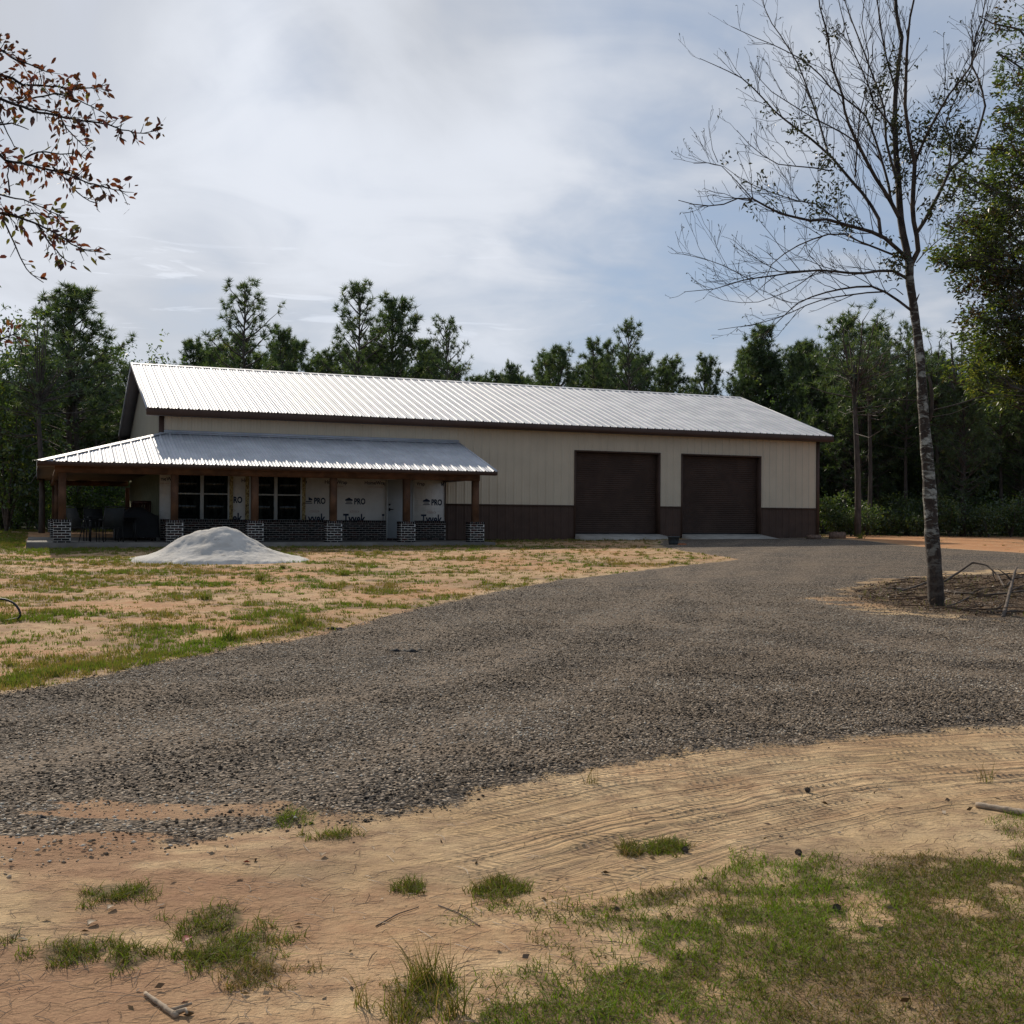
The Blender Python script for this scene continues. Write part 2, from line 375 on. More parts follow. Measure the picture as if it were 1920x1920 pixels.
def make_ground():
    ang = np.concatenate([np.linspace(-180, -40, 36)[:-1], np.linspace(-40, -27, 60)[:-1], np.linspace(-27, 27, 620)[:-1], np.linspace(27, 40, 60)[:-1], np.linspace(40, 180, 36)[:-1]])
    ang = np.radians(ang)
    rad = np.concatenate([np.linspace(.25, 3, 14)[:-1], np.geomspace(3, 62, 640)[:-1], np.geomspace(62, 900, 24)])
    A, Rr = np.meshgrid(ang, rad); x = (Rr * np.sin(A)).ravel(); y = (Rr * np.cos(A)).ravel()
    z = G(x, y); nA, nR = len(ang), len(rad)
    near = np.hypot(x, y) < 20
    S = np.zeros(x.shape); D = np.full(x.shape, 9.)
    S[near], D[near] = track_sd(x[near], y[near])
    tm = np.clip((1.15 - np.abs(D)) / .35, 0, 1) * np.clip((x + .15 * y - .2) / .9, .12, 1)
    z = z - .012 * tm * (np.sin(D * 9) * .5 + .5)
    gs = sdist(x, y, GRAVEL); isl = sdist(x, y, ISLE_SAND)
    wob = (fbm(x * 1.1, y * 1.1, 21) - .5) * .55 + (fbm(x * 5, y * 5, 23) - .5) * .35
    gr = np.clip(.5 + (gs + wob * .55) / .5, 0, 1); gr = gr * (1 - np.clip(.5 + isl / 1.0 + wob * 1.2, 0, 1) * (.25 + .75 * np.clip((fbm(x * 2.2, y * 5, 37) - .42) * 8, 0, 1)))
    # thin, sand showing through at the near left
    thin = np.clip((-x - .3) / 1.0, 0, 1) * np.clip((7.6 - y) / 1.6, 0, 1) * np.clip((fbm(x * 1.5, y * 3.2, 29) - .33) * 6, 0, 1)
    gr = gr * (1 - .75 * thin)
    z = z + .02 * np.clip(gs / .3, 0, 1) * (y < 40)
    grass = np.where((np.hypot(x, y) < 9.4) | ((y < 8.6) & (x > 0)), lawn_density(x, y), field_density(x, y))
    lit = np.clip(.5 + sdist(x, y, ISLAND) / .5 + (fbm(x * 2, y * 2, 31) - .5), 0, 1)
    orange = np.clip(.5 + sdist(x, y, CLAY) / 1.2, 0, 1)
    pc = at(400, 1068)
    orange = np.maximum(orange, np.clip(1.3 - np.hypot((x - pc[0] - .3) / 3.0, (y - pc[1]) / .75), 0, 1) * 1.1)
    orange = np.maximum(orange, np.clip((fbm(x * .35, y * .7, 61) - .52) * 5, 0, 1) * .35)
    fld = np.clip(-gs / .6, 0, 1) * np.clip((y - 9) / 2, 0, 1) * (x < 6)
    orange = np.maximum(orange, fld * (.25 + .5 * np.clip((fbm(x * .5, y * .8, 65) - .35) * 3, 0, 1)))
    forest = np.clip((y - 50 - .06 * np.abs(x)) / 3, 0, 1) + np.clip((np.abs(x) - 40) / 5, 0, 1) + np.clip((-y - 8) / 4, 0, 1)
    j = np.arange(nR - 1)[:, None] * nA; i = np.arange(nA)[None]; k = (i + 1) % nA
    f = np.stack([j + i, j + nA + i, j + nA + k, j + k], -1).reshape(-1, 4)
    mb = MB(); mb.add(np.stack([x, y, z], 1), f[:, ::-1], 0.)
    c0 = len(x); mb.add([(0, 0, float(G0(0, 0)))], np.zeros((0, 3), int), 0.)
    mb.f.append(np.stack([np.full(nA, c0), np.arange(nA), (np.arange(nA) + 1) % nA], 1)[:, ::-1])
    o = mb.build('ground', M['ground'], None, True)
    me = o.data
    def colattr(name, *ch):
        a = me.attributes.new(name, 'FLOAT_COLOR', 'POINT'); arr = np.zeros((len(x) + 1, 4), np.float32)
        for q, c in enumerate(ch): arr[:-1, q] = c
        a.data.foreach_set('color', arr.ravel())
    colattr('mask_a', gr, np.clip(grass, 0, 1), np.clip(orange, 0, 1)); colattr('mask_b', tm, lit, np.clip(forest, 0, 1)); colattr('track', S, D, thin)
    sel = (gr > 0) & (np.hypot(x, y) < 50); ln = np.zeros(x.shape); ln[sel] = lanes_at(x[sel], y[sel]); colattr('lane', ln)
    tag(o, kind='structure')
    return o

n = NT('ground_mat'); co = n.coord()
def sep(name):
    s_ = n.n('ShaderNodeSeparateColor'); n.put(s_.inputs[0], n.attr(name, 'Color')); return s_.outputs
ma, mb_, mt = sep('mask_a'), sep('mask_b'), sep('track')
fine = n.noise(co, 55, 4, .7); mid = n.noise(co, 6, 5, .6); big = n.noise(co, .9, 5, .6)
speck = n.noise(co, 160, 2, .6)
sand = n.mix(n.mrange(big, .3, .7), (.45, .305, .155), (.60, .440, .250))
sand = n.mix(n.mrange(mid, .35, .75), sand, (.285, .185, .105))
dampn = n.mrange(n.noise(co, .75, 4, .6, .5), .50, .66, 0., .62)
sand = n.mix(dampn, sand, (.205, .135, .078))
sand = n.mix(n.math('MULTIPLY', n.mrange(mid, .3, .7, .4, 1.), ma[2], clamp=True), sand, (.50, .205, .075))
sand = n.mix(n.mrange(speck, .60, .72, 0, .5), sand, (.16, .10, .065))
sand = n.mix(n.mrange(fine, .3, .75, 0, .35), sand, (.30, .20, .125))
# wheel tracks
vec = n.n('ShaderNodeCombineXYZ'); n.put(vec.inputs[0], mt[0]); n.put(vec.inputs[1], mt[1])
wob = n.noise(co, 1.6, 2)
dd = n.math('ADD', mt[1], n.math('MULTIPLY', wob, .12))
tv = n.n('ShaderNodeCombineXYZ'); n.put(tv.inputs[0], n.math('MULTIPLY', mt[0], .10)); n.put(tv.inputs[1], n.math('MULTIPLY', dd, 13.))
rut = n.math('MULTIPLY', n.math('SUBTRACT', n.noise(tv.outputs[0], 1., 4, .6), .5), 3.6); tv2 = n.n('ShaderNodeCombineXYZ'); n.put(tv2.inputs[0], n.math('MULTIPLY', mt[0], .2)); n.put(tv2.inputs[1], n.math('MULTIPLY', dd, 3.6))
rut2 = n.math('MULTIPLY', n.math('SUBTRACT', n.noise(tv2.outputs[0], 1., 2, .5), .5), 3.)
tread = n.math('SINE', n.math('ADD', n.math('MULTIPLY', mt[0], 120.), n.math('MULTIPLY', n.math('ABSOLUTE', n.math('SINE', n.math('MULTIPLY', dd, 19.))), 3.5)))
tm2 = n.math('MULTIPLY', mb_[0], n.mrange(n.noise(co, 1.1, 3), .30, .50, .35, 1.))
lanes = n.mrange(n.noise(vec.outputs[0], 2.6, 2), .44, .56)
trk = n.math('MULTIPLY', tm2, n.math('ADD', n.math('MULTIPLY', rut, .95), n.math('MULTIPLY', n.math('MULTIPLY', tread, lanes), .36)))
sand = n.mix(n.math('MULTIPLY', tm2, n.mrange(rut2, -.2, 1., 0, .55)), sand, (.38, .215, .110))
sand = n.mix(n.math('MULTIPLY', tm2, n.mrange(trk, -.15, -.7, 0, .55)), sand, (.24, .15, .085))
# gravel
vc = n.n('ShaderNodeTexVoronoi'); n.put(vc.inputs['Vector'], co); vc.inputs['Scale'].default_value = 40
sc_ = n.n('ShaderNodeSeparateColor'); n.put(sc_.inputs[0], vc.outputs['Color'])
grc = n.ramp(sc_.outputs[0], [(0, (.020, .019, .018)), (.3, (.095, .078, .062)), (.6, (.235, .188, .140)), (.85, (.37, .295, .222)), (1, (.54, .46, .36))])
grc = n.mix(n.mrange(vc.outputs['Distance'], .35, .75), grc, (.050, .038, .028))
patch = n.noise(n.map(co, (.8, 1.2, 1)), .7, 6, .68, .9)
grc = n.mix(n.mrange(patch, .46, .70, 0, .6), grc, (.235, .175, .120))
grc = n.mix(n.mrange(patch, .46, .30, 0, .4), grc, (.07, .068, .068))
dirty = n.noise(co, 3., 5, .7)
lane = sep('lane')[0]
grc = n.mix(n.math('MULTIPLY', lane, n.mrange(n.noise(co, 9., 5, .75), .42, .60, .0, .80)), grc, (.27, .205, .145))
gm = n.mrange(n.math('ADD', ma[0], n.math('MULTIPLY', n.math('SUBTRACT', n.math('ADD', n.math('MULTIPLY', fine, .7), n.math('MULTIPLY', dirty, .6)), .65), 1.1)), .42, .56)
sand = n.mix(n.math('MULTIPLY', mt[2], .75), sand, (.27, .145, .080))
col = n.mix(gm, sand, grc)
# grass stained soil, litter, forest floor
gk = n.mrange(n.math('ADD', ma[1], n.math('MULTIPLY', n.math('SUBTRACT', dirty, .5), .9)), .30, .75, 0, .68)
col = n.mix(gk, col, n.mix(n.mrange(dirty, .4, .6), (.085, .066, .032), (.15, .105, .055)))
col = n.mix(n.math('MULTIPLY', mb_[1], n.mrange(dirty, .35, .6, .75, 1.)), col, (.085, .052, .030))
col = n.mix(mb_[2], col, (.035, .040, .016))
crumb = n.mrange(n.noise(n.map(co, (.6, 1.4, 1)), 22, 4, .65, .6), .50, .70)
h = n.math('ADD', n.math('MULTIPLY', mid, .55), n.math('ADD', n.math('MULTIPLY', fine, .4), n.math('MULTIPLY', crumb, .28)))
h = n.math('ADD', h, n.math('MULTIPLY', trk, 1.25))
h = n.math('ADD', h, n.math('MULTIPLY', gm, n.math('SUBTRACT', .8, n.math('MULTIPLY', vc.outputs['Distance'], 1.3))))
n.pbr(col, .95, 0, n.bump(h, .9, .028), .2); M['ground'] = n.m
make_ground()

# ------------------------------------------------------------------ building
B = empty('metal_building', (BX, BY, 0), BA)
tag(B, 'long beige metal building with galvanised roof, two brown roll up doors and brick pier porch', 'building')
def ribbed(axis_len, pitch=.305, rib=.019, minor=.004, start=0.):
    """profile of a ribbed sheet: list of (position, height)"""
    P = []
    k = 0; x = start - pitch if start > .05 else start
    while x < axis_len + 1e-6:
        P += [(x - .034, 0), (x - .018, rib), (x + .018, rib), (x + .034, 0)]
        for m in (1 / 3, 2 / 3):
            c = x + pitch * m; P += [(c - .022, 0), (c - .010, minor), (c + .010, minor), (c + .022, 0)]
        x += pitch
    P = [(0, 0)] + [(a, h) for a, h in P if 1e-3 < a < axis_len - 1e-3] + [(axis_len, 0)]
    Q = [P[0]]
    for p in P[1:]:
        if p[0] > Q[-1][0] + 1e-4: Q.append(p)
    return Q
def sheet(mb, P, org, along, run, nrm, clip=None, nseg=1):
    """ribbed sheet: profile P laid along 'along', extruded by 'run', ribs rising along 'nrm'; clip(u)->(t0,t1)"""
    org, along, run, nrm = [np.array(q, float) for q in (org, along, run, nrm)]
    V = []; 
    for a, h in P:
        t0, t1 = clip(a) if clip else (0, 1)
        for q in range(nseg + 1): V.append(org + along * a + run * (t0 + (t1 - t0) * q / nseg) + nrm * h)
    m = nseg + 1; i = np.arange(len(P) - 1)[:, None] * m; j = np.arange(nseg)[None]
    mb.add(V, np.stack([i + j, i + m + j, i + m + j + 1, i + j + 1], -1).reshape(-1, 4))
HE, HR, OE, OG = 3.955, 6.09, .368, .41
D1 = (14.27, 17.66); D2 = (18.67, 22.09); DT = 3.05; WT = 1.12
WP = .0
# walls (front)
mb = MB()
def front(u0, u1, z0, z1, m): sheet(m, ribbed(u1 - u0, minor=.003, start=(-u0) % .305), (u0, 0, z0), (1, 0, 0), (0, 0, z1 - z0), (0, -1, 0))
front(0.08, 9.36, 2.35, 3.80, mb); front(9.36, D1[0] - .05, WT, 3.80, mb); front(D1[0] - .05, D2[1] + .05, DT + .05, 3.80, mb)
front(D1[1] + .05, D2[0] - .05, WT, DT + .05, mb); front(D2[1] + .05, BL - .08, WT, 3.80, mb)
mb.build('front_wall', M['beige'], B)
for a_, b_ in ((9.36, D1[0] - .05), (D1[1] + .05, D2[0] - .05), (D2[1] + .05, BL - .08)):
    mb = MB(); front(a_, b_, -.08, WT - .02, mb); mb.build('wainscot', M['brown'], B)
# gable walls and the back
def gable(mb, u, sgn, z0):
    L = BW; P = ribbed(L, minor=.003)
    zt = lambda v: 3.80 + (HR - HE) / (BW / 2 + OE) * min(v + OE, BW + OE - v) - .12
    V = []
    for a, h in P: V += [(u + sgn * h, a, z0), (u + sgn * h, a, zt(a))]
    i = np.arange(len(P) - 1) * 2; mb.add(V, np.stack([i, i + 2, i + 3, i + 1], -1))
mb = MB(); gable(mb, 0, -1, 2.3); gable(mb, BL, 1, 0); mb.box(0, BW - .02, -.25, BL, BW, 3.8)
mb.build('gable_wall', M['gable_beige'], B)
mb = MB(); mb.box(-.012, .07, -.12, .0, BW - .02, 2.3); mb.build('sheathing', M['sheath'], B)
# core keeps daylight out
mb = MB(); mb.box(.06, .34, -.3, BL - .06, BW - .06, 3.75); mb.box(.06, .03, -.3, D1[0] - .06, .34, 3.75); mb.box(D1[0] - .06, .03, DT + .03, BL - .06, .34, 3.75)
mb.box(D1[1] + .06, .03, -.3, D2[0] - .06, .34, DT + .03); mb.box(D2[1] + .06, .03, -.3, BL - .06, .34, DT + .03)
mb.build('inner_core', M['brown'], B)
# trims
def onebox(name, mat, *b): q = MB(); q.box(*b); return q.build(name, M[mat], B)
onebox('corner_trim', 'brown', -.03, -.045, 2.3, .12, .10, 3.80); onebox('corner_trim', 'brown', BL - .12, -.045, -.05, BL + .03, .12, 3.80)
for a_, b_ in ((9.36, D1[0] - .06), (D1[1] + .06, D2[0] - .06), (D2[1] + .06, BL - .12)): onebox('wainscot_trim', 'brown', a_, -.034, WT - .035, b_, -.002, WT + .02)
for d in (D1, D2):
    mb = MB(); mb.box(d[0] - .06, -.037, .0, d[0], .33, DT); mb.box(d[1], -.037, .0, d[1] + .06, .33, DT); mb.box(d[0] - .06, -.037, DT, d[1] + .06, .33, DT + .06)
    mb.build('door_jamb', M['brown'], B)
onebox('corner_trim', 'brown', 9.33, -.035, -.05, 9.36, -.002, 2.4)
# main roof
sl = (HR - HE); rn = BW / 2 + OE
def roofs():
    mb = MB(); LL = BL + 2 * OG; P = ribbed(LL, rib=.030, minor=.009)
    nv = np.array([0, -sl, rn]); nv = nv / np.linalg.norm(nv)
    sheet(mb, P, (-OG, -OE, HE), (1, 0, 0), (0, rn, sl), nv, None, 6)
    sheet(mb, P, (-OG, BW + OE, HE), (1, 0, 0), (0, -rn, sl), nv * np.array([1, -1, 1]), None, 2)
    return mb
rf = roofs().build('roof', M['steel'], B)
mb = MB()
mb.add([(-OG - .01, BW / 2 - .16, HR - .028), (BL + OG + .01, BW / 2 - .16, HR - .028), (BL + OG + .01, BW / 2, HR + .035), (-OG - .01, BW / 2, HR + .035), (-OG - .01, BW / 2 + .16, HR - .028), (BL + OG + .01, BW / 2 + .16, HR - .028)], [(0, 1, 2, 3), (3, 2, 5, 4)])
mb.build('ridge_cap', M['steel'], rf)
for u in (-OG - .035, BL + OG + .004):
    mb = MB()     # white rake trim over the gable edge
    for s_ in (0, 1):
        y0, y1 = (-OE, BW / 2) if s_ == 0 else (BW + OE, BW / 2)
        mb.add([(u, y0, HE - .06), (u + .035, y0, HE - .06), (u + .035, y0, HE + .032), (u, y0, HE + .032), (u, y1, HR - .06), (u + .035, y1, HR - .06), (u + .035, y1, HR + .032), (u, y1, HR + .032)],
               [(0,3,2,1),(4,5,6,7),(0,1,5,4),(1,2,6,5),(2,3,7,6),(3,0,4,7)])
    mb.build('rake_trim', M['steel'], rf)
mb = MB()
for v0, v1 in ((-OE - .022, -OE), (BW + OE, BW + OE + .022)): mb.box(-OG - .03, v0, HE - .22, BL + OG + .03, v1, HE - .012)
mb.build('fascia', M['brown'], B)
mb = MB()
mb.box(-OG, -OE, HE - .215, BL + OG, .0, HE - .195); mb.box(-OG, BW, HE - .215, BL + OG, BW + OE, HE - .195)
for u0, u1 in ((-OG, -.02), (BL + .02, BL + OG)):
    for s_ in (0, 1):
        y0, y1 = (-OE, BW / 2) if s_ == 0 else (BW + OE, BW / 2)
        mb.add([(u0, y0, HE - .2), (u1, y0, HE - .2), (u1, y1, HR - .2), (u0, y1, HR - .2), (u0, y0, HE - .17), (u1, y0, HE - .17), (u1, y1, HR - .17), (u0, y1, HR - .17)], [(0,3,2,1),(4,5,6,7),(0,1,5,4),(1,2,6,5),(2,3,7,6),(3,0,4,7)])
mb.build('soffit', M['soffit'], B)
# roll-up doors
for d in (D1, D2):
    mb = MB(); zs = []; z = .13
    P = []
    while z < DT: P += [(z, 0), (z + .022, .004), (z + .040, .034), (z + .055, .004)]; z += .075
    V = []
    for z, h in P: V += [(d[0], .22 - h, z), (d[1], .22 - h, z)]
    i = np.arange(len(P) - 1) * 2; mb.add(V, np.stack([i, i + 1, i + 3, i + 2], -1))
    o = mb.build('roll_up_door', M['door_brown'], B)
    m2 = MB(); m2.box(d[0] + .01, .18, .118, d[1] - .01, .235, .15); m2.build('bottom_rail', M['black_metal'], o)
for d in (D1, D2):
    mb = MB(); a, b = d[0] - .02, d[1] + .02
    mb.box(a + .02, -.02, -.3, b - .02, .30, .11)
    mb.add([(a, -.02, .11), (b, -.02, .11), (b + .25, -.95, -.05), (a - .1, -.95, -.05), (a, -.02, -.3), (b, -.02, -.3), (b + .25, -.95, -.3), (a - .1, -.95, -.3)], [(0, 3, 2, 1), (3, 7, 6, 2), (0, 4, 7, 3), (1, 2, 6, 5)])
    mb.build('door_apron', M['concrete'], B)
# house wrap with its print
mb = MB(); mb.box(0.0, -.006, -.12, .44, .0, 2.4); mb.box(2.12, -.006, -.12, 2.74, 0, 2.4); mb.box(4.43, -.006, -.12, 7.26, 0, 2.4); mb.box(8.22, -.006, -.12, 9.33, 0, 2.4)
mb.box(.44, -.006, -.12, 2.12, 0, .50); mb.box(2.74, -.006, -.12, 4.43, 0, .50); mb.box(.44, -.006, 2.06, 2.12, 0, 2.4); mb.box(2.74, -.006, 2.06, 4.43, 0, 2.4); mb.box(7.26, -.006, 2.09, 8.22, 0, 2.4)
wr = mb.build('house_wrap', M['wrap'], B)
def text_mesh(body, width, x, z, mat, height=None, bold=.0, name='printed_text'):
    cu = bpy.data.curves.new('t', 'FONT'); cu.body = body; cu.size = 1; cu.offset = bold * 2.4; cu.resolution_u = 3
    to = bpy.data.objects.new('t', cu); COL.objects.link(to); bpy.context.view_layer.update()
    me = bpy.data.meshes.new_from_object(to.evaluated_get(bpy.context.evaluated_depsgraph_get()))
    bpy.data.objects.remove(to)
    V = np.array([v.co[:] for v in me.vertices]); F_ = [tuple(p.vertices) for p in me.polygons]; bpy.data.meshes.remove(me)
    w = V[:, 0].max() - V[:, 0].min(); k = width / w; ky = k if height is None else height / .70
    X = x + (V[:, 0] - V[:, 0].min()) * k; Z = z + V[:, 1] * ky
    return np.stack([X, np.full(len(X), -.010), Z], 1), F_
WINS = [(.44, 2.12), (2.74, 4.43), (7.26, 8.22)]
def print_run(mb, V, F_):
    for f in F_:
        q = V[list(f)]; c0, c1 = q[:, 0].min(), q[:, 0].max()
        if c0 < .02 or c1 > 9.3: continue
        if any(c1 > a - .03 and c0 < b + .10 for a, b in WINS): continue
        mb.add(q, [tuple(range(len(f)))])
pb, pr = MB(), MB()
ty = text_mesh('Tyvek', .76, 0, .46, None, .30, .012); pro = text_mesh('PRO', .38, 0, 1.085, None, .19, .016); hw = text_mesh('HomeWrap', .75, 0, 1.745, None, .115, .008)
fine_t = text_mesh('HOUSEWRAP WEATHER BARRIER', .5, 0, 1.645, None, .028); oval_t = text_mesh('DuPont', .17, 0, .815, None, .05)
for k in range(-4, 5):
    o_ = 1.34 * k
    for (V, F_), u0, tgt in ((ty, 4.46, pb), (pro, 4.83, pb), (hw, 5.18, pb), (fine_t, 5.30, pr), (oval_t, 4.75, pr)):
        print_run(tgt, V + np.array([u0 + o_, 0, 0]), F_)
    u = 4.54 + o_
    # little house sign of stacked bars
    for s_ in (-1, 1):
        print_run(pb, np.array([(u + .11, -.010, 1.30), (u + .11, -.010, 1.19), (u + .11 + s_ * .125, -.010, 1.19), (u + .11 + s_ * .125, -.010, 1.235)]), [(0, 1, 2, 3)])
    for z0, z1, a, b in ((1.135, 1.165, .015, .205), (1.085, 1.110, -.01, .23)):
        print_run(pb, np.array([(u + a, -.010, z0), (u + b, -.010, z0), (u + b, -.010, z1), (u + a, -.010, z1)]), [(0, 1, 2, 3)])
    an = np.linspace(0, 2 * math.pi, 25)
    for i in range(24):
        q = [(u + .30 + r * 1.0 * math.cos(a), -.010, .835 + r * .30 * math.sin(a)) for r, a in ((.155, an[i]), (.155, an[i + 1]), (.140, an[i + 1]), (.140, an[i]))]
        print_run(pr, np.array(q), [(0, 1, 2, 3)])
V, F_ = text_mesh('W', .10, 9.215, 1.73, None, .13, .008); print_run(pb, V, F_)
V, F_ = text_mesh('T', .08, 7.12, .46, None, .30, .012); print_run(pb, V, F_)
pb.build('printed_lettering', M['ink_blue'], wr); pr.build('printed_emblem', M['ink_red'], wr)
for a, b in ((2.12, 2.24), (2.62, 2.74), (4.43, 4.55)): onebox('sheathing_strip', 'osb', a + .002, -.022, .54, b - .002, -.0065, 2.06)
# windows
for a, b in WINS[:2]:
    m = (a + b) / 2; mb = MB()
    y0, y1 = -.035, .02
    mb.box(a, y0, .50, a + .05, y1, 2.05); mb.box(b - .05, y0, .50, b, y1, 2.05); mb.box(m - .055, y0, .56, m + .055, y1, 2.0)
    mb.box(a + .05, y0, .50, b - .05, y1, .56); mb.box(a + .05, y0, 2.0, b - .05, y1, 2.05)
    for p, q in ((a + .05, m - .055), (m + .055, b - .05)): mb.box(p, y0 + .012, 1.33, q, y1, 1.375)
    fr = mb.build('window_frame', M['white_vinyl'], B)
    for p, q in ((a + .05, m - .055), (m + .055, b - .05)):
        m3 = MB(); m3.box(p, .0, .56, q, .005, 1.33); m3.box(p, -.010, 1.375, q, -.005, 2.0); m3.build('window_pane', M['glass'], fr)
# entry door
mb = MB(); mb.box(7.30, -.03, -.04, 8.18, .02, 2.05); dr = mb.build('entry_door', M['door_paint'], B)
mb = MB(); mb.box(7.26, -.05, -.06, 7.30, .02, 2.05); mb.box(8.18, -.05, -.06, 8.22, .02, 2.05); mb.box(7.26, -.05, 2.05, 8.22, .02, 2.09); mb.build('door_frame', M['white_vinyl'], dr)
mb = MB(); mb.lathe([(.0, 0), (.032, 0), (.032, .02), (0, .02)], 12); 
v = mb.v[0]; mb.v[0] = np.stack([v[:, 0] + 7.37, -.05 + v[:, 2], v[:, 1] + 1.08], 1); mb.build('deadbolt', M['black_metal'], dr); mb = MB()
mb.bar((7.37, -.04, .92), (7.37, -.09, .92), .03, .03); mb.bar((7.36, -.09, .92), (7.49, -.09, .92), .02, .025); mb.box(7.345, -.042, .87, 7.395, -.031, .97)
mb.build('door_handle', M['black_metal'], dr)
# bricks
def brick_run(mo, br, x0, x1, y, z0, z1, seed=0, flip=None, cap=True):
    """courses of bricks on a face: flip maps (a, depth, z) to the building frame"""
    r = random.Random(seed); fl = flip or (lambda a, d, z: (a, y - d, z))
    def bx(m, a0, d0, c0, a1, d1, c1, c=None):
        v = [fl(*p) for p in ((a0, d0, c0), (a1, d0, c0), (a1, d1, c0), (a0, d1, c0), (a0, d0, c1), (a1, d0, c1), (a1, d1, c1), (a0, d1, c1))]
        m.add(v, [(0,3,2,1),(4,5,6,7),(0,1,5,4),(1,2,6,5),(2,3,7,6),(3,0,4,7)], c)
    capz = z1 - .085 if cap else z1
    nrow = max(1, round((capz - z0) / .073)); ch = (capz - z0) / nrow
    for k in range(nrow):
        a = x0 - (.105 if k % 2 else 0); zb = z0 + k * ch
        while a < x1 - .01:
            p, q = max(a + .008, x0 + .004), min(a + .202, x1 - .004)
            if q - p > .03: bx(br, p, -.01, zb + .011 + r.uniform(-.002, .002), q, .006 + r.uniform(-.003, .003), zb + ch - .007 + r.uniform(-.003, .002), r.random())
            a += .21
    if cap:
        a = x0
        while a < x1 - .02:
            q = min(a + .064, x1); bx(br, a + .005, -.01, capz + .008, q - .004, .014, z1 - .004, r.random()); a += .070
mo, br = MB(), MB()
for i, (a, b) in enumerate(((0.02, 7.24), (8.24, 9.33))):
    mo.box(a, -.105, -.12, b, -.012, .545); brick_run(mo, br, a, b, -.105, -.10, .55, i)
    for q in range(int((b - a) / .07)): br.box(a + q * .07 + .005, -.112, .543, a + q * .07 + .062, -.02, .552, random.random())
brick_run(mo, br, 7.26, 8.22, -.105, -.12, -.03, 5, None, False); mo.box(7.25, -.105, -.12, 8.23, -.055, -.035)
bw = mo.build('brick_wainscot', M['mortar_shaded'], B); br.build('brick_course', M['brick'], bw)
# left gable brick
mo, br = MB(), MB(); mo.box(-.10, -.09, -.12, -.014, BW, .545)
brick_run(mo, br, .0, 5., 0, -.10, .55, 9, lambda a, d, z: (-.10 - d, 5. - a - .09, z))
bw = mo.build('brick_wainscot', M['mortar_shaded'], B); br.build('brick_course', M['brick'], bw)
# porch slab
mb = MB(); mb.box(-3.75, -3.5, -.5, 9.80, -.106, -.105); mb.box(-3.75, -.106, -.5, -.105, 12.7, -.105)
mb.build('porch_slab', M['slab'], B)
PV = -3.15
PIERS = [(-2.85, PV), (.13, PV), (2.40, PV), (4.74, PV), (7.04, PV), (9.31, PV), (-2.85, 4.6), (-2.85, 12.0), (-.05, 12.3)]
for i, (u, v) in enumerate(PIERS):
    w = .225; mo, br = MB(), MB(); x0, x1, y0, y1 = u - w, u + w, v - w + .17, v + w + .17
    if i == 8: x0 += .1
    mo.box(x0, y0, -.20 if i < 6 else -.12, x1, y1, .52)
    zb = -.20 if i < 6 else -.11
    brick_run(mo, br, x0, x1, y0, zb, .53, 20 + i)
    brick_run(mo, br, y0, y1, 0, zb, .53, 40 + i, lambda a, d, z, X=x0: (X - d, y0 + y1 - a, z))
    brick_run(mo, br, y0, y1, 0, zb, .53, 60 + i, lambda a, d, z, X=x1: (X + d, a, z))
    p = mo.build('brick_pier', M['mortar'], B); br.build('brick_course', M['brick'], p)
    mb = MB(); mb.box(u - .097, v + .075, .522, u + .097, v + .265, 1.82); mb.build('porch_post', M['timber'], B)
# porch beams
mb = MB()
mb.box(-3.05, -3.10, 1.82, 9.42, -2.88, 2.06); mb.box(-3.0, -2.88, 1.82, -2.76, 12.4, 2.06); mb.box(9.24, -2.88, 1.86, 9.42, -.02, 2.06)
mb.box(-2.76, 12.2, 1.86, -.05, 12.4, 2.06)
mb.build('porch_beam', M['timber'], B)
PZT, PZB, PD, PRT = 3.194, 2.106, 3.474, 9.82
mb = MB(); mb.box(-PD, -PD - .02, 1.985, PRT, -PD, PZB - .012); mb.box(-PD - .02, -PD, 1.975, -PD, 12.9, PZB - .012)
mb.add([(PRT, -PD, 1.985), (PRT + .02, -PD, 1.985), (PRT + .02, 0, PZT - .12), (PRT, 0, PZT - .12), (PRT, -PD, PZB - .01), (PRT + .02, -PD, PZB - .01), (PRT + .02, 0, PZT - .01), (PRT, 0, PZT - .01)], [(0,3,2,1),(4,5,6,7),(0,1,5,4),(1,2,6,5),(2,3,7,6),(3,0,4,7)])
mb.build('porch_fascia', M['timber'], B)
mb = MB(); mb.box(-PD - .02, -PD - .045, 2.0, PRT + .03, -PD - .022, PZB + .0); mb.build('drip_edge', M['brown'], B)
mb = MB(); mb.box(-PD + .01, -PD + .01, 2.062, PRT - .01, -.05, 2.08); mb.box(-PD + .01, -.05, 2.062, -.05, 12.8, 2.08); mb.build('porch_ceiling', M['ceiling_ply'], B)
mb = MB(); mb.add([(9.40, -PD, 2.06), (9.40, -.02, 2.06), (9.40, -.02, PZT - .03)], [(0, 1, 2)]); mb.build('porch_gable', M['beige'], B)
rise = PZT - PZB
mb = MB(); nv = np.array([0, -rise, PD]); nv /= np.linalg.norm(nv)
LL = PRT + PD
sheet(mb, ribbed(LL, rib=.030, minor=.009, start=.1), (-PD, -PD - .03, PZB), (1, 0, 0), (0, PD, rise), nv, lambda a: (0, max(.004, min(1, a / PD))), 3)
nl = np.array([-rise, 0, PD]); nl /= np.linalg.norm(nl)
sheet(mb, ribbed(12.9 + PD, rib=.024, minor=.006), (-PD - .03, -PD, PZB), (0, 1, 0), (PD, 0, rise), nl, lambda a: (0, max(.004, min(1, a / PD))), 3)
pf = mb.build('porch_roof', M['steel'], B)
mb = MB()
a, b = Vector((-PD - .03, -PD - .03, PZB + .026)), Vector((.02, .02, PZT + .035))
s1 = Vector((.14, -.14, -.028)); 
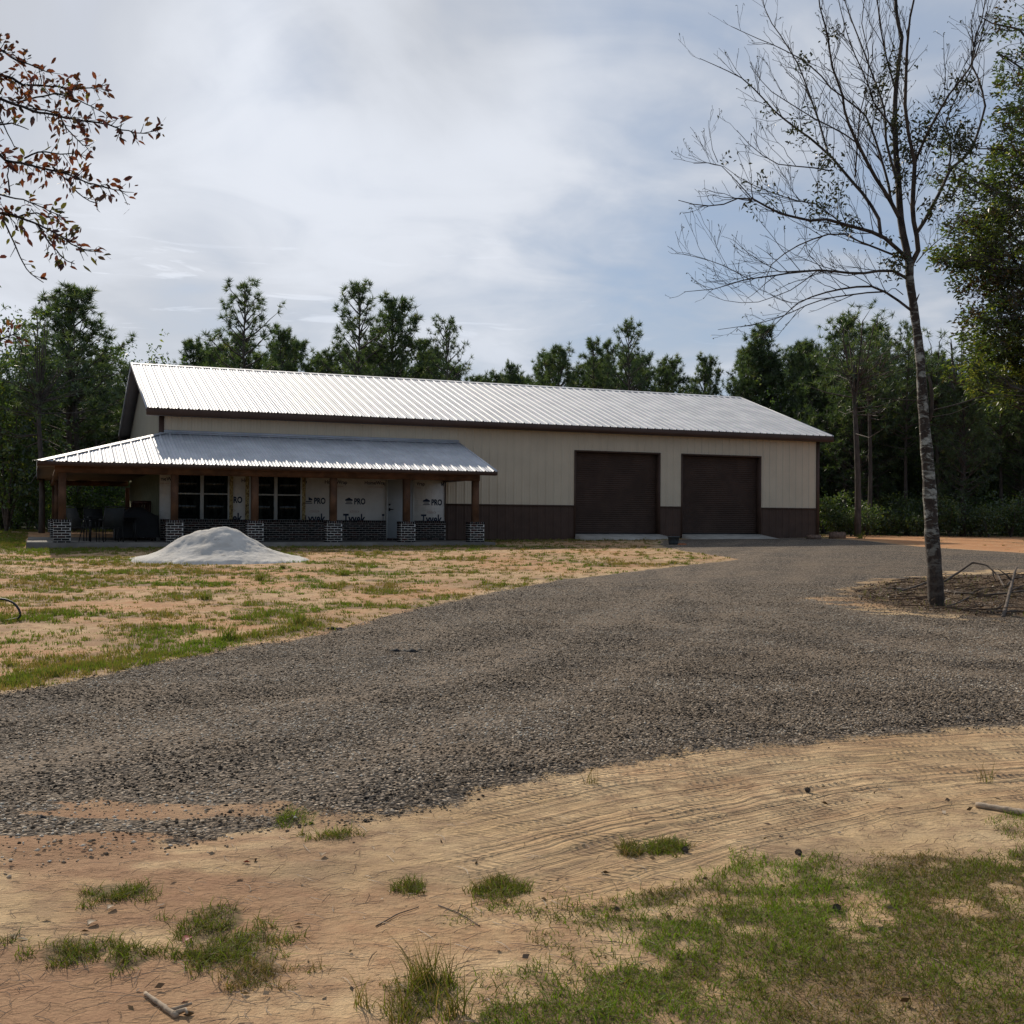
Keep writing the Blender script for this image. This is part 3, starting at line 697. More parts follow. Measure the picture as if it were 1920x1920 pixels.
for sg in (1, -1):
    q = s1 if sg > 0 else Vector((-.14, .14, -.028))
    mb.add([tuple(a), tuple(b), tuple(b + q), tuple(a + q)], [(0, 1, 2, 3)])
mb.box(-.02, -.10, PZT + .0, PRT, -.03, PZT + .035); mb.box(-.02, -.045, PZT + .03, PRT, -.025, PZT + .12)
mb.build('hip_cap', M['steel'], pf)
mb = MB()
mb.add([(PRT - .02, -PD - .03, PZB - .02), (PRT + .045, -PD - .03, PZB - .02), (PRT + .045, 0, PZT - .02), (PRT - .02, 0, PZT - .02), (PRT - .02, -PD - .03, PZB + .034), (PRT + .045, -PD - .03, PZB + .034), (PRT + .045, 0, PZT + .034), (PRT - .02, 0, PZT + .034)], [(0,3,2,1),(4,5,6,7),(0,1,5,4),(1,2,6,5),(2,3,7,6),(3,0,4,7)])
mb.build('rake_trim', M['steel'], pf)

def bw(u, v, z=0.):   # building frame to world
    return (BX + u * math.cos(BA) - v * math.sin(BA), BY + u * math.sin(BA) + v * math.cos(BA), z)

# ------------------------------------------------------------------ porch furniture
FZ = -.105
def patio_chair():
    r = empty('patio_chair')
    m = MB(); m.add([(-.26, -.22, .42), (.26, -.22, .42), (.26, .24, .40), (-.26, .24, .40), (-.26, -.22, .405), (.26, -.22, .405), (.26, .24, .385), (-.26, .24, .385)], [(0,1,2,3),(7,6,5,4),(0,4,5,1),(1,5,6,2),(2,6,7,3),(3,7,4,0)]); m.build('seat', M['sling'], r)
    m = MB(); m.add([(-.25, .25, .42), (.25, .25, .42), (.24, .42, .96), (-.24, .42, .96), (-.25, .265, .42), (.25, .265, .42), (.24, .435, .96), (-.24, .435, .96)], [(0,1,2,3),(7,6,5,4),(0,4,5,1),(1,5,6,2),(2,6,7,3),(3,7,4,0)]); m.build('backrest', M['sling'], r)
    for s_ in (-1, 1):
        m = MB(); m.tube([(s_ * .27, -.26, 0), (s_ * .27, -.24, .42), (s_ * .28, -.20, .62)], .014, 6); m.build('leg', M['black_metal'], r)
        m = MB(); m.tube([(s_ * .27, .34, 0), (s_ * .27, .22, .40), (s_ * .26, .30, .60), (s_ * .25, .44, .99)], .014, 6); m.build('leg', M['black_metal'], r)
        m = MB(); m.tube([(s_ * .28, -.22, .62), (s_ * .29, -.05, .645), (s_ * .28, .30, .62)], .018, 6); m.build('armrest', M['black_metal'], r)
    m = MB(); m.tube([(-.25, .44, .99), (0, .45, 1.01), (.25, .44, .99)], .014, 6); m.build('top_rail', M['black_metal'], r)
    return r
def copy_tree(o, parent=None):
    c = o.copy(); COL.objects.link(c); c.parent = parent
    for ch in o.children: copy_tree(ch, c)
    return c
c0 = patio_chair()
spots = [(-2.28, -2.0, 2.2, 'black sling patio chair nearest the corner brick pier'), (-1.55, -2.55, 3.3, 'black sling patio chair in front of the porch table'),
         (-1.9, -.75, .1, 'black sling patio chair on the far side of the porch table'), (-1.05, -.75, -.1, 'black sling patio chair behind the table, nearer the dark red chairs')]
for i, (u, v, a, lb) in enumerate(spots):
    o = c0 if i == 0 else copy_tree(c0)
    o.location = bw(u, v, FZ); o.rotation_euler = (0, 0, BA + a); tag(o, lb, 'chair', 'sling chairs around the porch table')
t = empty('patio_table', bw(-1.45, -1.6, FZ), BA)
tag(t, 'dark rectangular metal patio table among the sling chairs on the porch', 'table')
m = MB(); m.box(-.68, -.45, .69, .68, .45, .715); m.build('tabletop', M['black_metal'], t)
for sx in (-1, 1):
    for sy in (-1, 1): m = MB(); m.tube([(sx * .6, sy * .38, .69), (sx * .62, sy * .40, 0)], .022, 6); m.build('leg', M['black_metal'], t)
m = MB(); m.bar((-.6, 0, .6), (.6, 0, .6), .03, .04); m.bar((-.61, -.38, .6), (-.61, .38, .6), .03, .04); m.bar((.61, -.38, .6), (.61, .38, .6), .03, .04); m.build('table_frame', M['black_metal'], t)
def rocker():
    r = empty('rocking_chair')
    for s_ in (-1, 1):
        m = MB(); m.tube([(s_ * .27, -.42, .06), (s_ * .27, -.15, .015), (s_ * .27, .2, .018), (s_ * .27, .52, .09)], .02, 6); m.build('rocker', M['dark_wood'], r)
        m = MB(); m.bar((s_ * .27, -.24, .03), (s_ * .27, -.26, .66), .045, .045); m.build('leg', M['dark_wood'], r)
        m = MB(); m.bar((s_ * .27, .24, .03), (s_ * .26, .24, .45), .045, .045); m.bar((s_ * .26, .24, .42), (s_ * .26, .45, 1.18), .045, .045); m.build('leg', M['dark_wood'], r)
        m = MB(); m.bar((s_ * .28, -.34, .675), (s_ * .28, .32, .66), .10, .03); m.build('armrest', M['dark_wood'], r)
    m = MB()
    for k in range(6): m.box(-.25, -.27 + k * .085, .42 - k * .006, .25, -.20 + k * .085, .44 - k * .006)
    m.build('seat', M['dark_wood'], r)
    m = MB()
    for k in range(6): x = -.205 + k * .082; m.bar((x, .25, .42), (x, .43 - .004 * k, 1.14), .055, .018)
    m.build('backrest', M['dark_wood'], r)
    m = MB(); m.bar((-.27, .45, 1.17), (.27, .45, 1.17), .035, .11); m.build('top_rail', M['dark_wood'], r)
    return r
r0 = rocker(); r0.location = bw(-.62, 1.6, FZ); r0.rotation_euler = (0, 0, BA - .5)
tag(r0, 'dark red wooden rocking chair farther back on the porch', 'rocking chair', 'dark wooden rocking chairs by the gable wall')
r1 = copy_tree(r0); r1.location = bw(-.55, .2, FZ); r1.rotation_euler = (0, 0, BA - .2)
tag(r1, 'dark wooden rocking chair right beside the covered grill', 'rocking chair', 'dark wooden rocking chairs by the gable wall')
g = empty('covered_grill', bw(-.72, -.75, FZ), BA + .1); tag(g, 'low dark grill under a black fabric cover beside the house corner', 'grill')
m = MB(); prof = []
xs = np.linspace(-.60, .60, 19); ys = np.linspace(-.32, .32, 9)
def cov(a, b):
    e = 1 - max(abs(a) / .60, 0) ** 6; top = .78 + .24 * math.exp(-(a / .36) ** 4) * math.cos(b * 3.0) + .015 * math.sin(a * 31) * math.cos(b * 17)
    return top
V = []; 
for ring_z, k in ((.10, 1.06), (.45, 1.02), (.76, 1.0)):
    for q in range(48):
        a = q / 48 * 2 * math.pi; c_, s_ = math.cos(a), math.sin(a); sq = (abs(c_) ** 6 + abs(s_) ** 6) ** (-1 / 6)
        w = 1 + .025 * math.sin(q * 2.6) * (1.1 - ring_z)
        V.append((.60 * c_ * sq * k * w, .32 * s_ * sq * k * w, ring_z))
for k, zz in ((.85, None), (.6, None), (.3, None), (.02, None)):
    for q in range(48):
        a = q / 48 * 2 * math.pi; c_, s_ = math.cos(a), math.sin(a); sq = (abs(c_) ** 6 + abs(s_) ** 6) ** (-1 / 6)
        x, y = .60 * c_ * sq * k, .32 * s_ * sq * k; V.append((x, y, cov(x, y)))
i = np.arange(6)[:, None] * 48; j = np.arange(48)[None]; k = (j + 1) % 48
m.add(V, np.stack([i + j, i + k, i + 48 + k, i + 48 + j], -1).reshape(-1, 4)); m.build('grill_cover', M['cover'], g, True)
for sx in (-1, 1):
    for sy in (-1, 1): m = MB(); m.box(sx * .5 - .02, sy * .25 - .02, 0, sx * .5 + .02, sy * .25 + .02, .3); m.build('leg', M['black_metal'], g)

# ------------------------------------------------------------------ sand pile
pc = at(408, 1049)
ns, nr = 96, 46
V = [(0, 0, 0)]
def pile_h(x, y):
    px_, py_ = .18, .05
    d = math.hypot((x - px_) / (1.12 if x < px_ else .92), (y - py_) / .95)
    h = .74 * math.exp(-(d / .98) ** 1.75) - .02
    h2 = .22 * math.exp(-(((x + .75) / .55) ** 2 + ((y + .1) / .7) ** 2))
    nz = float(fbm(np.array(x * 2.2 + 9), np.array(y * 2.2), 71)) - .5; n2 = float(fbm(np.array(x * 9), np.array(y * 9), 72)) - .5
    return h + h2 + nz * .16 * min(1, max(0, h) * 4) + n2 * .03
mb = MB(); xs = np.linspace(-2.4, 2.4, 120); ys = np.linspace(-1.7, 1.7, 86)
V = [(x, y, pile_h(x, y)) for y in ys for x in xs]; V = np.array(V)
edge = np.maximum(np.abs(V[:, 0]) / 2.35, np.abs(V[:, 1]) / 1.65); rr = np.hypot(V[:, 0] / 2.3, V[:, 1] / 1.6) + (fbm(V[:, 0] * 2, V[:, 1] * 2, 5) - .5) * .35
V[:, 2] += .045 * np.clip((1 - rr) * 6, 0, 1) - .10 * np.clip((rr - .9) * 6, 0, 1)
V[:, 2] += G0(V[:, 0] + pc[0], V[:, 1] + pc[1]) + .0
i = np.arange(85)[:, None] * 120; j = np.arange(119)[None]
mb.add(V, np.stack([i + j, i + j + 1, i + 121 + j, i + 120 + j], -1).reshape(-1, 4))
o = mb.build('sand_pile', M['pile'], None, True); o.location = (pc[0], pc[1], 0)
tag(o, 'pale grey heap of masonry sand in front of the porch', 'sand pile')
PILE = (pc[0], pc[1])

# ------------------------------------------------------------------ trees
def unit(v): return v / (np.linalg.norm(v, axis=-1, keepdims=True) + 1e-9)
def needle_puffs(mb, P, D, size, n=22, width=.03, seed=0, col=None):
    r = np.random.default_rng(seed); K = len(P)
    d = r.normal(size=(K, n, 3)); d = unit(d); d = unit(d + D[:, None] * .55 + np.array([0, 0, .25]))
    L = size[:, None, None] * r.uniform(.65, 1.15, (K, n, 1))
    base = P[:, None] + d * L * .08; tip = P[:, None] + d * L
    side = unit(np.cross(d, r.normal(size=(K, n, 3)))) * width * .5
    V = np.stack([base - side, base + side, tip], 2).reshape(-1, 3)
    f = np.arange(len(V)).reshape(-1, 3)
    c = (r.uniform(.15, .85, K) if col is None else col)[:, None] + r.uniform(-.12, .12, (K, n))
    mb.add(V, f, np.repeat(np.clip(c, 0, 1).ravel(), 3))
def leaves(mb, P, D, L, seed=0, wid=.42, c=None, droop=.2, oval=False):
    r = np.random.default_rng(seed); K = len(P)
    D = unit(D); S = unit(np.cross(D, r.normal(size=(K, 3)))); N = np.cross(S, D)
    L = np.broadcast_to(L, (K,))[:, None]
    mid = P + D * L * .48 + N * L * .06
    tip = P + D * L - np.array([0, 0, 1]) * L * droop
    if c is None: c = r.random(K)
    if oval:
        m1 = P + D * L * .28 + N * L * .05; m2 = P + D * L * .66 + N * L * .04
        V = np.stack([P, m1 - S * L * wid * .44, m2 - S * L * wid * .42, tip, m2 + S * L * wid * .42, m1 + S * L * wid * .44], 1).reshape(-1, 3)
        mb.add(V, np.arange(6 * K).reshape(-1, 6), np.repeat(np.clip(c, 0, 1), 6)); return
    V = np.stack([P, mid - S * L * wid * .5, tip, mid + S * L * wid * .5], 1).reshape(-1, 3)
    f = np.arange(4 * K).reshape(-1, 4)
    if c is None: c = r.random(K)
    mb.add(V, f, np.repeat(np.clip(c, 0, 1), 4))
def pine_meshes(h, cb, w, nb, seed, dens=1., shape=1., lean=0.):
    """trunk and crown meshes of a southern pine: height, crown base share, half width, limbs"""
    r = np.random.default_rng(seed); tb, cr = MB(), MB()
    t = np.linspace(0, 1, 12); ph = r.uniform(0, 6)
    tx = lean * t * h * .06 + .10 * np.sin(t * 4 + ph); ty = .08 * np.cos(t * 3 + ph)
    T = np.stack([tx - tx[0], ty - ty[0], t * h], 1); tb.tube(T, (.011 * h + .03) * (1 - t * .93) + .008, 7)
    P, D, S = [], [], []
    for k in range(nb):
        q = cb + (1 - cb) * ((k + r.uniform(0, .9)) / nb) ** .9; q = min(q, .985)
        p0 = np.array([np.interp(q, t, T[:, 0]), np.interp(q, t, T[:, 1]), q * h])
        e = (q - cb) / (1 - cb)
        env = (1 - e) ** (.52 * shape) * (.55 + .45 * min(1, e * 4)) + .05
        L = w * env * r.uniform(.65, 1.15); az = k * 2.399 + r.uniform(-.5, .5); el = R(8 + 48 * e) + r.uniform(-.2, .2)
        d = np.array([math.cos(az) * math.cos(el), math.sin(az) * math.cos(el), math.sin(el)])
        m = 6; s_ = np.linspace(0, 1, m)[:, None]; Q = p0 + d * L * s_ + np.array([0, 0, 1]) * (s_ ** 2) * L * .18 + r.normal(size=(m, 3)) * .03 * L * s_
        tb.tube(Q, np.linspace(.010 * h ** .5 + .012 * L, .008, m), 4, None, False)
        P.append(Q[-1]); D.append(unit(Q[-1] - Q[-2])); S.append(1.)
        ns = int((3 + L * 3.2) * dens)
        for j in range(ns):
            u_ = r.uniform(.30, 1.); b = np.array([np.interp(u_, s_[:, 0], Q[:, a]) for a in range(3)])
            sd = unit(d + r.normal(size=3) * .75 + np.array([0, 0, .35])); l2 = L * r.uniform(.10, .34) + .12
            e2 = b + sd * l2
            if l2 > .25: tb.tube([b, b + sd * l2 * .5 + np.array([0, 0, -.02]), e2], [.014, .010, .005], 3, None, False)
            P.append(e2); D.append(sd); S.append(1.)
            if r.random() < .75: P.append(b + sd * l2 * .62 + r.normal(size=3) * .10); D.append(sd); S.append(.85)
    P.append(T[-1]); D.append(np.array([0, 0, 1.])); S.append(1.1)
    P, D, S = np.array(P), np.array(D), np.array(S)
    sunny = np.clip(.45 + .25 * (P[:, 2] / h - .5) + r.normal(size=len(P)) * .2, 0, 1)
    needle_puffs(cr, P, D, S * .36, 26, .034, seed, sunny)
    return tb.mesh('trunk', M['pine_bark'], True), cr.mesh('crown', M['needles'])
# kinds: tall open, mid, dense, thin, young
KIND = {
 'open':  [pine_meshes(12.5, .42, 3.0, 44, 101, .50, .95), pine_meshes(12.5, .40, 3.0, 46, 102, .55, 1.1)],
 'dense': [pine_meshes(11.5, .22, 3.0, 80, 103, .78, 1.05), pine_meshes(11, .20, 3.0, 84, 104, .74, .85), pine_meshes(11, .28, 2.8, 70, 108, .72, .95)],
 'thin':  [pine_meshes(11.5, .50, 1.15, 36, 105, .7, .7)],
 'bare':  [pine_meshes(12, .66, 1.9, 40, 106, .9, .8), pine_meshes(12.5, .60, 2.0, 44, 107, .9, .8, 1.)],
}
KH = {'open': 12.5, 'dense': 11.2, 'thin': 11.5, 'bare': 12.2}
npine = [0]
def place_pine(px, ytop, Y, kind, wk=1., label=None, group=None, rz=None, idx=None):
    d = ray(px, ytop); X = d[0] / d[1] * Y; zt = CAMZ + d[2] / d[1] * Y; zg = float(G0(X, Y)) - .05; H = zt - zg
    k = npine[0]; npine[0] += 1; v = KIND[kind][(k if idx is None else idx) % len(KIND[kind])]; s = H / (KH[kind] + .95)
    e = empty('pine_tree', (X, Y, zg), k * 1.7 if rz is None else rz); e.scale = (s * wk, s * wk, s)
    for nm, me in zip(('trunk', 'crown'), v): link(bpy.data.objects.new(nm, me), e)
    tag(e, label, 'pine tree', group or 'pines behind the clearing')
    return e
SKY = [
 (140, 530, 50, 'dense', 1.30, 'tall broad pine at the left, its round top standing clear of the wood', 0),
 (455, 520, 56, 'open', 1.05, 'tall open pine alone above the left end of the long roof', 0),
 (530, 602, 60, 'dense', .75, 'shorter bushy pine just right of the open pine over the roof', 1),
 (400, 640, 60, 'dense', .62, 'low pine under the left limbs of the open pine', 2),
 (598, 668, 57, 'dense', .9, 'low bushy pine between the short pine and the tallest pine', 0),
 (668, 510, 56, 'open', .95, 'tallest pine, open crowned, above the middle left of the roof', 1),
 (742, 541, 58, 'dense', .95, 'dense dark pine touching the tallest pine on its right', 1),
 (838, 587, 57, 'open', .85, 'medium pine with limbs reaching right over the gap of sky', 0),
 (690, 640, 62, 'dense', .85, 'low dark pine in front of the tallest pine stem', 2),
 (800, 655, 60, 'dense', .75, 'low dark pine filling between the dense pine and the medium pine', 0),
 (960, 670, 66, 'dense', .62, 'small pine poking up in the lowest dip of the tree line', 1),
 (910, 693, 62, 'dense', .7, 'low pine crown barely clearing the ridge left of the dip', 2),
 (1047, 630, 62, 'dense', .95, 'dense cone shaped pine right of the sky gap', 2),
 (1117, 616, 64, 'thin', .95, 'slim pine with sparse crown, left one of the slender pair', 0),
 (1136, 622, 65, 'thin', .85, 'slim pine with sparse crown, right one of the slender pair', 0),
 (1182, 587, 62, 'open', .82, 'tall open pine standing right beside the slender pair', 1),
 (1247, 684, 62, 'dense', .7, 'small dark pine low against the roof right of the open pine', 0),
 (1325, 655, 62, 'dense', .75, 'small bushy pine at the left edge of the right hand wood', 1),
 (1430, 603, 61, 'dense', .85, 'round topped pine behind the tips of the bare tree limbs', 0),
 (1500, 622, 59, 'dense', .75, 'dark pine between the round topped pine and the twin tops', 2),
 (1588, 578, 55, 'dense', .85, 'tallest dark pine of the right wood, left of the twin tops', 1),
 (1645, 586, 56, 'dense', .8, 'dark pine whose top rises just left of the bare tree trunk', 2),
 (1703, 598, 58, 'open', .62, 'thin crowned pine directly behind the bare tree trunk', 0),
 (1762, 655, 54, 'dense', .6, 'small tufted pine just right of the bare tree trunk', 0),
]
for (px, yt, Y, kd, wk, lb, ix) in SKY: place_pine(px, yt, Y, kd, wk, lb, 'pines against the sky', None, ix)
WOOD = 'pines massed in the wood behind'
for i in range(44):       # wood at the right of the building
    px = 1390 + i * 22 + random.uniform(-10, 10); Y = random.choice([51, 54, 58, 62, 66]) + random.uniform(-1.5, 1.5)
    if px < 1590: Y = max(Y, 56 + (1590 - px) * .03)
    yt = random.uniform(630, 715) + (0 if i % 3 else -12)
    place_pine(px, yt, Y, random.choice(['dense', 'bare', 'dense', 'open']), random.uniform(.75, 1.05), 'one of the dark pines massed in the wood at the right of the building', WOOD + ' right')
for i in range(22):       # wood at the left
    px = -240 + i * 24 + random.uniform(-10, 10); Y = random.choice([54, 58, 63, 68]) + random.uniform(-1.5, 1.5)
    yt = random.uniform(660, 735) + max(0, (px - 180) * .15)
    place_pine(px, yt, Y, random.choice(['dense', 'dense', 'bare']), random.uniform(.75, 1.05), 'one of the dark pines massed in the wood at the left of the building', WOOD + ' left')
for i in range(26):       # low crowns behind the ridge
    px = 350 + i * 36 + random.uniform(-14, 14); Y = random.uniform(66, 76); yt = random.uniform(628, 672) + (px - 700) * .035
    if 880 < px < 1010: yt = random.uniform(680, 704)
    place_pine(px, yt, Y, 'dense', random.uniform(.8, 1.), 'one of the low pine crowns that just clear the long roof', 'low pines behind the ridge')
# near trunks standing at the edge of the wood
def edge_trunk(px, py, Y, r0, top, label):
    b = atd(px, py, Y); zg = float(G0(b[0], Y)); H = top
    t = np.linspace(0, 1, 9); lean = random.uniform(-.05, .05)
    mb = MB(); mb.tube(np.stack([lean * H * t + .05 * np.sin(t * 5), 0 * t, t * H], 1), r0 * (1 - .5 * t), 8)
    e = empty('pine_tree', (b[0], Y, zg - .05)); link(bpy.data.objects.new('trunk', mb.mesh('trunk', M['pine_bark'], True)), e)
    cr = MB(); r = np.random.default_rng(int(px)); P = r.normal(size=(160, 3)) * np.array([1.0, 1.0, 1.1]) + np.array([lean * H, 0, H]); tw = MB()
    needle_puffs(cr, P, unit(r.normal(size=(160, 3))), np.full(160, .3), 22, .03, int(px))
    for q in P[::3]:
        tw.tube([(lean * H * .9, 0, H - abs(q[2] - H) * .8 - .6), ((q[0] + lean * H) / 2, q[1] / 2, q[2] - .3), q], [.03, .02, .006], 4, None, False)
    link(bpy.data.objects.new('limbs', tw.mesh('limbs', M['pine_bark'])), e)
    link(bpy.data.objects.new('crown', cr.mesh('crown', M['needles'])), e); tag(e, label, 'pine tree', 'pines against the sky')
edge_trunk(1608, 990, 47.5, .15, 7.2, 'pine with a pale straight trunk nearest the right corner of the building')
edge_trunk(1629, 960, 50, .11, 7.5, 'slim pine trunk right behind the pale straight one')
edge_trunk(1803, 960, 50, .09, 7.0, 'slender pine stem in the gap right of the bare tree')
edge_trunk(1760, 960, 52, .08, 7.0, 'slender pine stem close behind the bare tree trunk')
edge_trunk(148, 985, 49, .17, 6.5, 'pine trunk standing behind the porch between post and wall')
edge_trunk(78, 1000, 44, .13, 6.0, 'dark trunk beside the left edge of the porch slab')

# leafy understorey
def shrub_meshes(h, w, nleaf, seed, leaf=.11, key='shrub_leaf'):
    r = np.random.default_rng(seed); tb, cr = MB(), MB(); P, D = [], []
    nst = 7
    for k in range(nst):
        az = r.uniform(0, 6.28); top = np.array([math.cos(az) * w * r.uniform(.2, .8), math.sin(az) * w * r.uniform(.2, .8), h * r.uniform(.6, 1)])
        t = np.linspace(0, 1, 6)[:, None]; Q = top * t + np.array([0, 0, .2]) * np.sin(t * 3) + r.normal(size=(6, 3)) * .04 * t
        tb.tube(Q, np.linspace(.03, .008, 6) * (h / 2) ** .5, 4, None, False)
        for j in range(nleaf // nst // 10):
            u_ = r.uniform(.2, 1); b = np.array([np.interp(u_, t[:, 0], Q[:, a]) for a in range(3)]) + r.normal(size=3) * np.array([.32, .32, .22]) * w * .7
            dd = r.normal(size=(10, 3)) + np.array([0, 0, .3]); pp = b + r.normal(size=(10, 3)) * .10
            P.append(pp); D.append(dd)
    P, D = np.concatenate(P), np.concatenate(D); P[:, 2] = np.abs(P[:, 2])
    cl = np.repeat(r.uniform(.1, .9, len(P) // 10 + 1), 10)[:len(P)] + r.normal(size=len(P)) * .15
    leaves(cr, P, D, leaf * r.uniform(.7, 1.3, len(P)), seed, .5, cl)
    return tb.mesh('stem', M['grey_bark']), cr.mesh('foliage', M[key])
SH = [shrub_meshes(2.2, 1.3, 2600, 201), shrub_meshes(1.5, 1.2, 1900, 202), shrub_meshes(3.2, 1.5, 3600, 203, .12)]
SD = [shrub_meshes(2.0, 1.3, 2600, 211, .11, 'leaf_green'), shrub_meshes(1.4, 1.2, 1900, 212, .11, 'leaf_green')]
BT = [shrub_meshes(8.5, 2.6, 9000, 204, .17, 'leaf_green'), shrub_meshes(7, 2.2, 7000, 205, .16, 'leaf_green')]
def place_shrub(px, py, Y, s, idx, label, group, name='shrub', lst=None, cat='shrub'):
    b = atd(px, py, Y); e = empty(name, (b[0], Y, float(G0(b[0], Y)) - .03), random.uniform(0, 6)); e.scale = (s, s, s)
    lst = lst or SH
    for nm, me in zip(('stem', 'foliage') if lst is SH or lst is SD else ('trunk', 'crown'), lst[idx % len(lst)]): link(bpy.data.objects.new(nm, me), e)
    return tag(e, label, cat, group)
for i in range(15): place_shrub(-60 + i * 23 + random.uniform(-8, 8), 985, 47 + random.uniform(0, 6), random.uniform(.6, 1.15), i, 'one of the bright green bushes seen behind and left of the porch', 'bushes behind the porch')
for i in range(24): place_shrub(1555 + i * 19 + random.uniform(-6, 6), 985, 47.5 + random.uniform(0, 5), random.uniform(.5, .95), i, 'one of the dark green bushes along the foot of the right hand wood', 'bushes below the right wood', 'shrub', SD)
for i in range(14): place_shrub(-160 + i * 33, 985, 56 + random.uniform(0, 7), random.uniform(.8, 1.15), i, 'one of the leafy trees filling the wood at the left', 'leafy trees of the left wood', 'broadleaf_tree', BT, 'tree')
for i in range(17): place_shrub(1480 + i * 33, 985, 56 + random.uniform(0, 8), random.uniform(.8, 1.1), i + 1, 'one of the leafy trees filling the wood at the right', 'leafy trees of the right wood', 'broadleaf_tree', BT, 'tree')
e = place_shrub(12, 985, 46, 1.12, 0, 'greyish green leafy tree at the far left edge in front of the pines', None, 'broadleaf_tree', BT, 'tree')
# far wood: one dark leafy mass with no trees to tell apart
mb = MB(); r = np.random.default_rng(77); K = 90000
th = r.uniform(R(-32), R(32), K); rd = r.uniform(78, 92, K); zz = r.uniform(0, 1, K) ** .8
top = 9.0 + 2.2 * (fbm(th * 26, th * 0 + 3, 81) - .5) * 2 - 2.0 * np.exp(-((th - .0) / .05) ** 2)
P = np.stack([rd * np.sin(th), rd * np.cos(th), zz * top * .92], 1); leaves(mb, P, r.normal(size=(K, 3)), r.uniform(.35, .7, K), 78, .6, r.uniform(0, .55, K))
o = mb.build('distant_wood', M['leaf_green']); tag(o, 'dark unbroken wood seen between and beyond the pine stems', 'wood', kind='stuff')

# ------------------------------------------------------------------ bare tree
TB = at(1757, 1139); TY = TB[1]
def P3(px, py, dy=0.): return atd(px, py, TY + dy)
def crop(pts): return [(1240 + x * .3542, y * .3542) for x, y in pts]
def limb(pts, depth=0., y0=0.):
    """pixel polyline of a limb to 3D points, drifting in depth along its length"""
    pts = np.array(pts, float); n_ = len(pts); s = np.concatenate([[0], np.cumsum(np.linalg.norm(np.diff(pts, axis=0), axis=1))])
    m = max(6, int(s[-1] / 26)); t = np.linspace(0, s[-1], m); q = np.stack([np.interp(t, s, pts[:, k]) for k in (0, 1)], 1)
    return np.array([P3(a, b, y0 + depth * (u / 130.)) for (a, b), u in zip(q, t)])
bt = empty('bare_tree', (TB[0], TY, float(G(TB[0], TY)) - .04))
tag(bt, 'tall almost leafless tree with lichen spotted leaning trunk beside the gravel drive', 'tree')
base = np.array(bt.location)
def TR(mb, P, r, n_=6, cap=False): mb.tube(np.asarray(P) - base, r, n_, None, cap)
trunk_px = [(1758,1150),(1757,1138),(1755,1118),(1752,1060),(1747,1000),(1745,960),(1742,900),(1738,850),(1733,793),(1729,735),(1726,680),(1720,625),(1715,590),(1711,560),(1706,530),(1705,500),(1708,490)]
tw_ = [38,31,29,28,26,25,24,22,20,18.5,17,16,15.5,15.5,15,16,14]
tp = np.array([P3(x, y) for x, y in trunk_px]); tr_ = np.array(tw_) / 2 / F * TY
tp[0][2] = base[2] - .05
Tt = np.linspace(0, 1, 60); src = np.linspace(0, 1, len(tp)); TP = np.stack([np.interp(Tt, src, tp[:, k]) for k in range(3)], 1); TRd = np.interp(Tt, src, tr_)
TRd = TRd * (1 + .05 * np.sin(Tt * 60) + .04 * np.sin(Tt * 131)); TRd[:4] *= np.array([1.75, 1.32, 1.12, 1.03])
mt_ = MB(); TR(mt_, TP, TRd, 14)
mt_.tube(np.array([P3(1741, 1003), P3(1735, 1001, -.03)]) - base, [.045, .022], 8)          # knot
mt_.build('trunk', M['lichen_bark'], bt, True)
ml = MB(); mtw = MB(); LIMBS = []
def LB(pts, r0, r1, depth, y0=0., tw=1.):
    P = limb(crop(pts), depth, y0); 
    rr_ = np.linspace(r0, r1, len(P)); LIMBS.append((P, rr_, tw)); TR(ml, P, rr_ * .98, 6)
LB([(1312,1400),(1300,1330),(1270,1200),(1262,1100),(1255,960),(1240,800),(1235,640),(1240,480),(1275,190),(1245,100),(1240,-30),(1235,-200)], .062, .020, .1)
LB([(1325,1395),(1360,1330),(1350,1230),(1328,1140),(1335,980),(1342,860),(1310,720),(1290,560),(1300,260),(1315,100),(1350,-60)], .045, .014, -.25)
LB([(1350,1235),(1400,1160),(1440,1080),(1490,990),(1520,900),(1580,860),(1650,780),(1690,660),(1715,560),(1690,440),(1640,340),(1660,200),(1700,100),(1720,-40)], .032, .009, .35)
LB([(1342,860),(1400,720),(1470,590),(1530,490),(1620,380),(1680,260),(1720,60)], .024, .007, -.4)
LB([(1520,900),(1540,780),(1500,640),(1560,520),(1660,330),(1640,120),(1680,-40)], .016, .006, .5)
LB([(1305,1370),(1240,1310),(1160,1240),(1050,1210),(960,1185),(880,1160),(800,1170),(640,1135),(560,1095),(480,1050),(400,1050),(300,1095),(160,1080),(90,1060)], .034, .005, -.35)
LB([(1160,1240),(1150,1150),(1080,1040),(1000,950),(900,830),(800,740),(700,670),(600,590),(520,500),(440,420),(340,370),(205,310)], .030, .005, .3)
LB([(880,805),(840,660),(770,460),(730,350),(640,200),(560,90),(530,-30)], .017, .006, .5)
LB([(1258,1150),(1200,1040),(1120,920),(1060,800),(1000,680),(970,590),(965,520),(900,340),(880,180),(840,40),(830,-40)], .034, .010, -.3)
LB([(1040,760),(940,690),(830,640),(700,560),(560,470),(470,350)], .014, .005, .4)
LB([(1215,1060),(1200,960),(1140,760),(1090,620),(1000,540),(900,470),(830,380),(720,300),(600,240),(500,200),(370,140)], .022, .005, .45)
LB([(1300,1475),(1240,1435),(1180,1430),(1110,1440),(1040,1452),(960,1440),(830,1430),(680,1445),(560,1465),(460,1475),(380,1500),(280,1530),(120,1545)], .026, .004, -.4, 0., .85)
LB([(830,1430),(620,1440),(520,1380),(460,1340),(380,1270)], .012, .004, .5)
